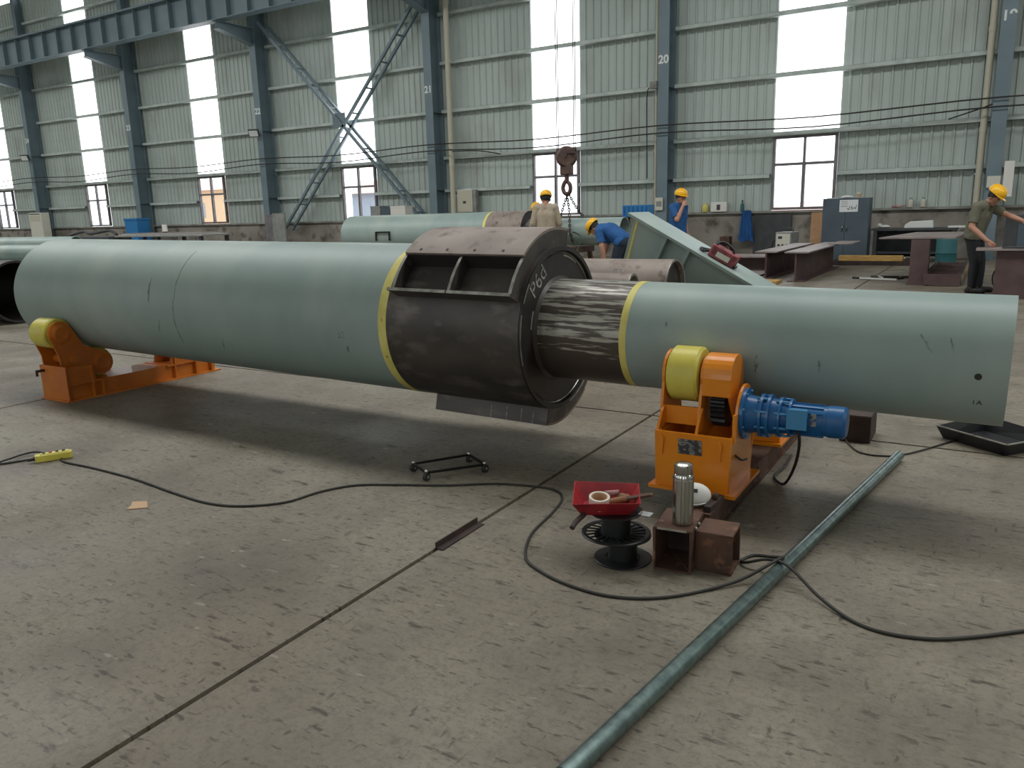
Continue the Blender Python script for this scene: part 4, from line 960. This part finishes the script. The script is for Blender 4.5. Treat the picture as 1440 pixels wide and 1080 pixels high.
ST = dict(pelvis=(0, 0, .96), chest=(0, 0, 1.25), neck=(.0, 0, 1.44), head=(.02, 0, 1.565), shL=(0, .17, 1.385), shR=(0, -.17, 1.385),
          elL=(-.03, .23, 1.1), elR=(-.03, -.23, 1.1), wrL=(.06, .22, .87), wrR=(.06, -.22, .87), hipL=(0, .085, .91), hipR=(0, -.085, .91),
          knL=(.02, .1, .5), knR=(.02, -.1, .5), anL=(-.02, .11, .09), anR=(-.02, -.11, .09), toeL=(.14, .13, .04), toeR=(.14, -.13, .04))
def pose(**k): d = dict(ST); d.update(k); return d
person('person in olive shirt and yellow helmet bending over a steel plate at right', (-.25, 14.12, 0), -14,
       pose(pelvis=(-.03, 0, .89), chest=(.03, 0, 1.17), neck=(.10, 0, 1.35), head=(.19, 0, 1.44), face=(.8, -.1, -.6), shL=(.12, .14, 1.29), shR=(.03, -.19, 1.29),
            elL=(.34, .16, 1.17), wrL=(.58, .06, 1.08), elR=(.0, -.27, 1.0), wrR=(.23, -.28, .80), hipL=(-.02, .085, .85), hipR=(-.02, -.085, .85), knL=(.06, .11, .47), knR=(.04, -.1, .47),
            anL=(.06, .14, .085), anR=(.03, -.11, .085), toeL=(.22, .16, .04), toeR=(.19, -.12, .04)), 'olive', 'black_cloth', 'short', .0075)
person('person in beige work jacket and yellow helmet standing by the pile, back turned', (-7.80, 14.25, 0), 118,
       pose(head=(.05, 0, 1.55), face=(1, .25, -.35), elL=(-.02, .25, 1.1), wrL=(.1, .2, .9), elR=(.02, -.25, 1.1), wrR=(.16, -.18, .92)), 'khaki', 'khaki', 'long', .009, 1.06)
person('person with yellow helmet half hidden behind the pile, looking down', (-9.12, 16.3, 0), -70,
       pose(chest=(.1, 0, 1.2), neck=(.2, 0, 1.33), head=(.29, 0, 1.38), face=(.8, 0, -.6), shL=(.14, .17, 1.29), shR=(.14, -.17, 1.29), elL=(.25, .22, 1.05), elR=(.25, -.22, 1.05), wrL=(.45, .15, 1.02), wrR=(.45, -.15, 1.02)), 'navy', 'navy', 'long', .010, 1.04)
person('person in blue shirt and yellow helmet bent down low beside the girder', (-5.40, 12.5, 0), 176,
       pose(pelvis=(-.02, 0, .90), chest=(.22, 0, 1.06), neck=(.40, 0, 1.10), head=(.51, 0, 1.10), face=(.55, 0, -.83), shL=(.33, .17, 1.04), shR=(.33, -.17, 1.04), elL=(.24, .24, .80), elR=(.38, -.2, .78),
            wrL=(.20, .22, .57), wrR=(.46, -.16, .55), hipL=(-.03, .085, .86), hipR=(-.03, -.085, .86), knL=(.08, .11, .47), knR=(.02, -.1, .47)), 'denim_blue', 'navy', 'short', .009)
person('person in blue shirt and yellow helmet holding a hand to the face by the wall', (-5.36, 15.2, 0), -18,
       pose(face=(1, -.1, -.12), elR=(.14, -.22, 1.15), wrR=(.17, -.09, 1.40), head=(.05, 0, 1.56)), 'denim_blue', 'navy', 'short', .009, 1.02)

# ------------------------------------------------------------------ steelwork and furniture at the right, before the wall
def plate_stack(t, x0, x1, y0, y1, z): return MB().box(x0, x1, y0, y1, z, z+.02)
t = thing('steel_beam', 'brown welded I beam lying upright in front of the welder', 'beam', (-3.1, 16.9, 0), group='brown steel beams')
def B(name, mb, mat, bevel=0):
    mb.v = [tuple(Vector(p)-Vector(t['_o'])) for p in mb.v]; return mb.build(name, mat, t, bevel=bevel)
B('web', MB().box(-3.12, -3.09, 15.2, 19.1, .02, .53), 'brown_steel'); B('bottom_flange', MB().box(-3.25, -2.95, 15.2, 19.1, 0, .02), 'brown_steel'); B('top_flange', MB().box(-3.3, -2.87, 15.15, 19.15, .53, .555), 'sheet_top')
t = thing('steel_beam', 'brown I beam just behind the nearest upright beam', 'beam', (-3.9, 17.4, 0), group='brown steel beams')
B('web', MB().box(-3.80, -3.77, 15.8, 19.4, .02, .50), 'brown_steel'); B('bottom_flange', MB().box(-3.95, -3.62, 15.8, 19.4, 0, .02), 'brown_steel'); B('top_flange', MB().box(-4.0, -3.58, 15.8, 19.4, .50, .525), 'sheet_top')
t = thing('steel_beam', 'T shaped brown steel section with a wide top plate near the trolley', 'beam', (-1.1, 16.0, 0), group='brown steel beams')
B('web', MB().box(-1.21, -.93, 15.1, 15.12, 0, .77).box(-1.08, -1.06, 15.12, 17.6, 0.02, .77), 'brown_steel'); B('top_plate', MB().prism([(-1.72, 15.1), (-.56, 15.1), (-.45, 17.8), (-1.35, 17.8)], .78, .805), 'sheet_top'); B('bottom_flange', MB().box(-1.25, -.9, 15.12, 17.6, 0, .02), 'brown_steel')
for i, (x0, x1, y0, y1, z0, z1, m, lb) in enumerate(((-5.6, -3.95, 15.4, 17.2, .0, .05, 'sheet_top', 'pale steel plate on the floor left of the brown beams'), (-5.9, -4.2, 17.6, 18.6, 0, .3, 'brown_steel', 'stack of brown flat steel before the low wall'),
        (-5.5, -4.1, 17.4, 18.4, .301, .33, 'sheet_top', 'lilac grey sheet on top of the flat steel stack'), (-3.0, -2.55, 17.9, 19.2, .556, .58, 'sheet_top', 'small plate lying across the end of the nearest beam'),
        (-4.9, -3.3, 14.6, 15.05, 0, .06, 'timber', 'thin timber board on the floor before the brown beam'), (-5.7, -3.5, 13.9, 14.5, 0, .03, 'sheet_top', 'wide thin plate on the floor beyond the girder'))):
    single('steel_plate', MB().box(x0, x1, y0, y1, z0, z1), m, lb, 'plate', loc=((x0+x1)/2, (y0+y1)/2, z0), bevel=.004)
t = thing('timber_beam', 'yellow timber baulk on the floor before the notice cabinet', 'timber', (-2.35, 19.8, 0))
MB().box(-.72, .62, -.1, .12, .1, .22).build('baulk', 'timber', t, bevel=.01); MB().box(-.85, .75, -.1, .14, 0, .1).build('bearer', 'rust_dark', t)
cab = thing('steel_cabinet', 'dark blue grey steel cabinet with a paper notice by the window', 'cabinet', (-3.1, 20.7, 0))
MB().box(-.52, .52, -.2, .3, .06, 1.52).build('body', 'cabinet', cab, bevel=.01)
for s_ in (-1, 1):
    d = MB().box(min(s_*.005, s_*.515), max(s_*.005, s_*.515), -.215, -.2, .08, 1.5).build('door', 'cabinet', cab); MB().cyl((s_*.05, -.235, .75), (s_*.05, -.235, .9), .012, n=8).build('handle', 'galv', d)
for x in (-.45, .4): MB().box(x, x+.06, -.18, .28, 0, .06).build('foot', 'dark_grey', cab)
nt_ = MB().box(-.14, .27, -.219, -.2155, 1.2, 1.48).build('notice', 'paper', cab, label='white paper notice with handwriting')
text('handwriting', '√6√', .13, 'ink', nt_, frame((.14, -.2195, 1.29), (1, 0, .12), (0, 0, 1)), .0003)
for k in range(4): MB().box(-.11, .03+.02*(k % 2), -.2196, -.219, 1.44-k*.04, 1.448-k*.04).build('text_line', 'ink', nt_)
t = thing('paper_cup', 'orange and white cup on top of the notice cabinet', 'cup', (-2.85, 20.65, 1.5205)); MB().lathe([(.04, 0), (.055, .13)], n=20).build('cup', 'cardboard', t); MB().lathe([(.0556, .09), (.058, .13), (.05, .131)], n=20, caps=False).build('rim', 'off_white', t)
single('white_rag', MB().sphere((-3.12, 20.7, 1.55), .06, 14, 8, (2.0, 1.2, .55)).sphere((-3.02, 20.65, 1.545), .04, 12, 8, (1.6, 1, .6)).sphere((-3.2, 20.66, 1.54), .035, 12, 8, (1.5, 1, .55)), 'cloth_white', 'crumpled white rag on top of the notice cabinet', 'rag', loc=(-3.12, 20.7, 1.52))
single('folded_paper', MB().box(-3.55, -3.3, 20.6, 20.85, 1.521, 1.535), 'cloth_white', 'flat white papers on the left of the notice cabinet top', 'papers', loc=(-3.42, 20.7, 1.52))
t = thing('welding_machine', 'small grey welding machine with hose loop beside the low wall', 'welder', (-4.35, 20.2, 0), (0, 0, R_(-10)))
MB().rbox(-.2, .2, -.25, .25, .25, .76, .03).build('case', 'grey_box', t, bevel=.01); MB().box(-.17, .17, -.258, -.25, .3, .72).build('front_panel', 'off_white', t)
MB().box(-.12, -.02, -.262, -.258, .6, .66).build('display', 'ink', t)
for k in range(3): MB().cyl((-.1+k*.1, -.258, .45), (-.1+k*.1, -.285, .45), .025, n=12).build('knob', 'black_plastic', t)
MB().sweep([(-.15, 0, .76), (-.1, 0, .84), (.1, 0, .84), (.15, 0, .76)], .015, 8).build('handle', 'dark_grey', t)
for x in (-.17, .17):
    for y in (-.2, .2): MB().cyl((x-.02, y, .06), (x+.02, y, .06), .06, n=14).build('wheel', 'black_rubber', t)
MB().box(-.22, .22, -.25, .25, .1, .25).build('cart', 'dark_grey', t); MB().sweep([(-.2, -.1, .6), (-.3, -.15, .5), (-.32, -.18, .2), (-.25, -.2, .03), (-.3, -.3, .012)], .018, 8).build('hose', 'black_rubber', t)
t = thing('plywood_board', 'tan plywood panel leaning on the low wall under the window', 'panel', (-4.07, 22.35, 0), (R_(-4), 0, 0)); MB().box(-.16, .16, -.02, .02, 0, 1.19).build('board', 'plywood', t)
wb_ = thing('workbench', 'dark workbench with clutter against the wall right of the cabinet', 'workbench', (-1.7, 21.2, 0))
MB().box(-.85, .95, -.4, .4, .74, .79).build('top', 'dark_grey', wb_)
for x in (-.8, .85):
    for y in (-.35, .35): MB().box(x, x+.07, y-.035, y+.035, 0, .74).build('leg', 'dark_grey', wb_)
MB().box(-.75, .85, .3, .34, .1, .74).build('back_panel', 'dark_grey', wb_); MB().box(-.75, .85, -.3, .3, .2, .23).build('shelf', 'dark_grey', wb_)
t = thing('white_bag', 'white paper bag lying on the dark workbench', 'bag', (-1.55, 21.15, .7905)); MB().prism([(-.32, 0), (.3, 0), (.28, .17), (-.2, .15), (-.3, .08)], -.15, .15, 'y').build('bag', 'cloth_white', t, bevel=.02)
single('white_cloth', MB().sphere((-2.3, 21.1, .83), .05, 12, 8, (2.6, 1.6, .8)).sphere((-2.4, 21.05, .86), .04, 10, 8, (1.2, 1, 1.2)), 'cloth_white', 'small white cloth at the left of the workbench', 'cloth', loc=(-2.3, 21.1, .79))
single('pale_sheet', MB().prism([(-.95, 20.9), (-.25, 20.9), (-.2, 21.3), (-.9, 21.3)], .795, .83), 'cloth_white', 'pale sheet on the right end of the workbench', 'sheet', loc=(-.6, 21.1, .79))
single('teal_drum', MB().lathe([(.2, 0), (.21, .02), (.2, .05), (.2, .3), (.21, .32), (.2, .34), (.2, .6), (.19, .62)], (-.86, 19.2, 0), n=28), 'teal', 'teal drum behind the T shaped section', 'drum', loc=(-.86, 19.2, 0))
tl = thing('roller_trolley', 'low steel track trolley with chain links right of the T section', 'trolley', (-.6, 16.6, 0))
for x in (-.38, .12): MB().box(x, x+.05, -1.55, 1.9, .1, .2).build('side_rail', 'rust_dark', tl)
for k in range(9): MB().cyl((-.33, -1.4+k*.38, .15), (.12, -1.4+k*.38, .15), .035, n=12).build('roller', 'brown_steel', tl)
for k in range(14):
    y = -1.45+k*.24; o = MB().box(.17, .20, y, y+.14, .06, .17).build('chain_link', 'rust_plate', tl); MB().cyl((.165, y+.07, .12), (.205, y+.07, .12), .03, n=10).build('pin', 'timber', o)
for x in (-.36, .1):
    for y in (-1.4, 1.7): MB().box(x, x+.07, y, y+.12, 0, .1).build('foot', 'rust_dark', tl)
MB().box(-.38, .17, -1.6, -1.56, .02, .2).build('front_bar', 'brown_steel', tl)
t = thing('torch_hose', 'tangle of dark hose with a cutting torch on the floor', 'hose', (-1.75, 16.3, 0))
MB().sweep([(-.5, -.1, .02), (-.2, -.25, .02), (.1, -.2, .02), (.35, 0, .02), (.1, .25, .02), (-.2, .2, .02), (-.1, 0, .03), (.2, .1, .03), (.45, .2, .02)], .018, 8).build('hose', 'black_rubber', t)
MB().bar((-.35, -.3, .03), (.3, -.5, .03), .03, .03).bar((-.1, .2, .03), (.05, -.4, .05), .025, .025).build('torch', 'white_plastic', t)
pt = thing('work_table', 'brown box section carrying a thin steel plate at the right edge', 'work table', (.7, 13.6, 0))
MB().box(-.66, .9, -.3, .2, 0, .68).build('box_section', 'brown_steel', pt, bevel=.006); MB().box(-.92, .95, -.36, .26, .685, .705).build('plate', 'sheet_top', pt)
single('steel_offcut', MB().prism([(.1, 13.45), (.35, 13.4), (.45, 13.6), (.2, 13.65)], .706, .73), 'dark_grey', 'small dark offcut on the thin steel plate', 'offcut', loc=(.27, 13.5, .705))
t = thing('machine_housing', 'dark grey machine housing behind the bending worker at right', 'machine', (.9, 15.3, 0)); MB().box(-.78, .8, -.3, .5, 0, 1.16).build('housing', 'dark_grey', t, bevel=.015); MB().box(-.6, .5, -.31, -.3, .5, 1.0).build('panel', 'cabinet', t)
t = thing('hose_coil', 'black hose loops hanging beside the work table', 'hose', (.0, 14.45, 0))
for k in range(3): MB().sweep([(.12+.1*math.cos(2*math.pi*i/14), .02*k, .2+.17*math.sin(2*math.pi*i/14)) for i in range(14)], .012, 6, 2, True).build('loop', 'black_rubber', t)
# on and above the ledge
for x, lb in ((-1.89, 'left white bottle on the wall ledge'), (-1.61, 'right white bottle on the wall ledge')):
    t = thing('bottle', lb, 'bottle', (x, 22.52, LEDGE+.0105), group='bottles on the ledge'); MB().lathe([(.06, 0), (.065, .01), (.065, .16), (.03, .19), (.03, .2)], n=20).build('bottle', 'off_white', t); MB().lathe([(.034, .2), (.034, .235), (0, .235)], n=14).build('cap', 'grey_box', t)
single('pink_rag', MB().sphere((-2.2, 22.52, 1.29), .05, 12, 8, (2.6, 1, .6)).sphere((-2.08, 22.52, 1.30), .04, 10, 8, (1.5, 1, .8)), 'cloth_red', 'pinkish rag on the wall ledge', 'rag', loc=(-2.2, 22.52, 1.26))
t = thing('tool_case', 'white case with dark stripe on the ledge behind the person in blue', 'case', (-6.75, 22.52, LEDGE+.0105)); MB().box(-.23, .23, -.07, .07, 0, .27).build('case', 'white_plastic', t, bevel=.02); MB().box(-.05, .05, -.075, -.07, .05, .2).build('strap', 'dark_grey', t)
single('yellow_jug', MB().lathe([(.08, 0), (.09, .02), (.09, .15), (.04, .22), (.03, .25)], (-7.15, 22.52, LEDGE+.01), n=20), 'yellow_tape', 'pale yellow jug on the ledge near column 20', 'jug', loc=(-7.15, 22.52, LEDGE+.01))
t = thing('thin_bottle', 'dark slim bottle on the ledge left of the window', 'bottle', (-6.1, 22.52, LEDGE+.0105)); MB().lathe([(.05, 0), (.05, .17), (.02, .23), (.02, .27)], n=18).build('glass', 'teal', t); MB().lathe([(.024, .27), (.024, .3), (0, .3)], n=12).build('cap', 'black_plastic', t)
bt = thing('blue_jacket', 'blue work jacket hanging on the low wall left of the window', 'jacket', (-5.93, 22.4, 0))
def drape(wd, z0, z1, depth):
    v, f = [], []; nx, nz = 14, 8
    for s_ in (0, 1):
        for j in range(nz+1):
            for i in range(nx+1):
                u = i/nx-.5; tt_ = j/nz; ww = wd*(.55+.45*(1-tt_)); v.append((u*ww, (-.03-depth*abs(math.sin(u*13+tt_*2))) if s_ == 0 else .0, z0+(z1-z0)*tt_+.03*math.sin(u*9)*(1-tt_)))
    m = (nx+1)*(nz+1)
    for s_ in (0, 1):
        for j in range(nz):
            for i in range(nx):
                a = s_*m+j*(nx+1)+i; q = (a, a+1, a+nx+2, a+nx+1); f.append(q if s_ == 0 else q[::-1])
    for i in range(nx): f += [(i, i+m, i+1+m, i+1), (nz*(nx+1)+i, nz*(nx+1)+i+1, nz*(nx+1)+i+1+m, nz*(nx+1)+i+m)]
    for j in range(nz): f += [(j*(nx+1), (j+1)*(nx+1), (j+1)*(nx+1)+m, j*(nx+1)+m), (j*(nx+1)+nx, j*(nx+1)+nx+m, (j+1)*(nx+1)+nx+m, (j+1)*(nx+1)+nx)]
    return MB().add(v, f, True)
drape(.42, .45, 1.28, .05).build('cloth', 'denim_blue', bt); MB().cyl((0, -.03, 1.27), (0, .1, 1.29), .015, n=8).build('peg', 'galv', bt)
single('brick_block', MB().box(-6.6, -6.3, 22.1, 22.4, 0, .3).box(-6.58, -6.32, 22.1, 22.4, .3, .58), 'rust', 'reddish brick stack against the low wall', 'bricks', loc=(-6.45, 22.25, 0))
single('dark_board', MB().box(-5.75, -4.75, 22.45, 22.56, .0, 1.15), 'dark_grey', 'dark stained board leaning on the low wall below the window', 'board', loc=(-5.25, 22.5, 0))
t = thing('electric_cabinet', 'cream electrical cabinet on the wall right of column 21', 'electrical box', (-15.26, 22.3, 1.45)); MB().box(-.3, .3, -.05, .18, 0, .72).build('body', 'off_white', t, bevel=.01); MB().box(-.29, .27, -.058, -.05, .02, .7).build('door', 'beige_pipe', t); MB().box(.3, .42, .0, .18, 0, .72).build('duct', 'grey_box', t)
MB().box(-.06, .06, -.062, -.058, .28, .36).build('label_plate', 'ink', t)
for x0, x1, zz, m, lb in ((-18.3, -17.87, 1.73, 'grey_box', 'pale carton left of three boxes behind the background pile'), (-17.85, -17.45, 1.72, 'cabinet', 'blue grey box in the middle of three behind the background pile'), (-17.43, -16.8, 1.71, 'white_plastic', 'white box right of three behind the background pile')):
    t = thing('storage_box', lb, 'box', ((x0+x1)/2, 21.2, 0), group='boxes behind the background pile'); w_ = (x1-x0)/2
    MB().box(-w_, w_, -.2, .2, 0, zz-.06).build('body', m, t, bevel=.008); MB().box(-w_-.005, w_+.005, -.205, .205, zz-.06, zz).build('lid', m, t)
t = thing('air_conditioner', 'cream floor standing air conditioner near column 24', 'air conditioner', (-39.5, 21.4, 0)); MB().box(-.55, .5, -.2, .2, 0, 1.98).build('body', 'off_white', t, bevel=.02); MB().box(-.45, .4, -.21, -.2, 1.6, 1.85).build('vent', 'beige_pipe', t); MB().box(-.45, .4, -.21, -.2, 1.9, 1.94).build('slot', 'dark_grey', t)
t = thing('blue_bin', 'blue plastic bin left of column 23', 'bin', (-31.6, 21.2, 0)); MB().prism([(-.38, 0), (.38, 0), (.44, 1.5), (-.44, 1.5)], -.3, .3, 'y').build('body', 'blue_plastic', t, bevel=.02); MB().box(-.46, .46, -.33, .33, 1.5, 1.58).build('lid', 'blue_plastic', t)
t = thing('blue_board', 'bright blue crate standing behind the tapered girder', 'crate', (-7.95, 19.5, 0)); MB().box(-.36, .36, -.2, .2, 1.2, 1.5).build('crate', 'blue_plastic', t, bevel=.01)
for x in (-.35, .3):
    for y in (-.18, .13): MB().box(x, x+.05, y, y+.05, 0, 1.2).build('leg', 'dark_grey', t)
for k in range(6): MB().box(-.32+k*.12, -.28+k*.12, -.205, -.2, 1.25, 1.46).build('slot', 'denim_blue', t)
st_ = thing('sheet_table', 'long low table stacked with thin sheets behind the thick pile', 'table', (-24, 17.3, 0))
MB().box(-2.3, 2.35, -.6, .6, .92, .97).build('top', 'grey_box', st_)
for x in (-2.2, 0, 2.2):
    for y in (-.5, .5): MB().box(x-.05, x+.05, y-.05, y+.05, 0, .92).build('leg', 'dark_grey', st_)
for k in range(4): MB().box(-2.2+.1*k, 2.2-.15*k, -.5, .5, .972+k*.018, .984+k*.018).build('sheet', 'sheet_top' if k % 2 else 'cloth_white', st_)
single('scrap_heap_bar', MB().sweep([(-29.5, 17, 1.0), (-28.8, 17.1, 1.12), (-28, 16.9, 1.05), (-27.2, 17.1, 1.14), (-26.6, 17, 1.0)], .05, 8), 'dark_grey', 'dark twisted bar on the heap left of the sheet table', 'scrap')
single('scrap_stack', MB().box(-30, -26.5, 16.6, 17.5, 0, .95), 'dark_grey', 'dark scrap stack left of the sheet table', 'scrap', loc=(-28, 17, 0), bevel=.03)
t = thing('small_lamp', 'small white display standing on the sheet table', 'display', (-24.3, 17.3, 1.045)); MB().box(-.12, .12, -.02, .02, .03, .26).build('screen', 'white_plastic', t); MB().box(-.05, .05, -.05, .05, 0, .03).build('stand', 'dark_grey', t)
t = thing('grey_board', 'grey board standing at the foot of column 22', 'board', (-23.2, 21.3, 0)); MB().box(-.2, .45, -.03, .03, 0, 1.6).build('board', 'grey_box', t); MB().box(-.65, -.2, .0, .03, .2, 1.55).build('rear_board', 'frame', t)
t = thing('wall_panel', 'white switch panel on column 19 above the worker', 'panel', (.14, 21.9, 1.45)); MB().box(-.1, .1, -.04, .04, 0, .8).build('box', 'white_plastic', t, bevel=.006); MB().box(-.42, -.15, -.03, .03, .22, .48).build('side_box', 'off_white', t)
t = thing('notice_plate', 'thin white plate on column 20 behind the person in blue', 'plate', (-8.3, 21.9, 1.35)); MB().box(-.11, .11, -.02, .02, 0, .35).build('plate', 'off_white', t); MB().box(-.08, .08, -.024, -.02, .1, .25).build('print', 'grey_box', t)
t = thing('potted_plant', 'small green potted plant on the ledge at the right edge', 'plant', (.75, 22.5, LEDGE+.0105)); MB().lathe([(.08, 0), (.11, .16), (.1, .16)], n=18).build('pot', 'yellow_tape', t)
for k in range(14):
    a = k*2.4; MB().add([(0, 0, .14), (.07*math.cos(a-.3), .07*math.sin(a-.3), .28), (.16*math.cos(a), .1*math.sin(a), .34+.05*math.sin(k)), (.07*math.cos(a+.3), .07*math.sin(a+.3), .27)], [(0, 1, 2, 3)]).build('leaf', 'leaf', t)
for o in list(bpy.data.objects):
    if '_o' in o: del o['_o']
bpy.context.view_layer.update()
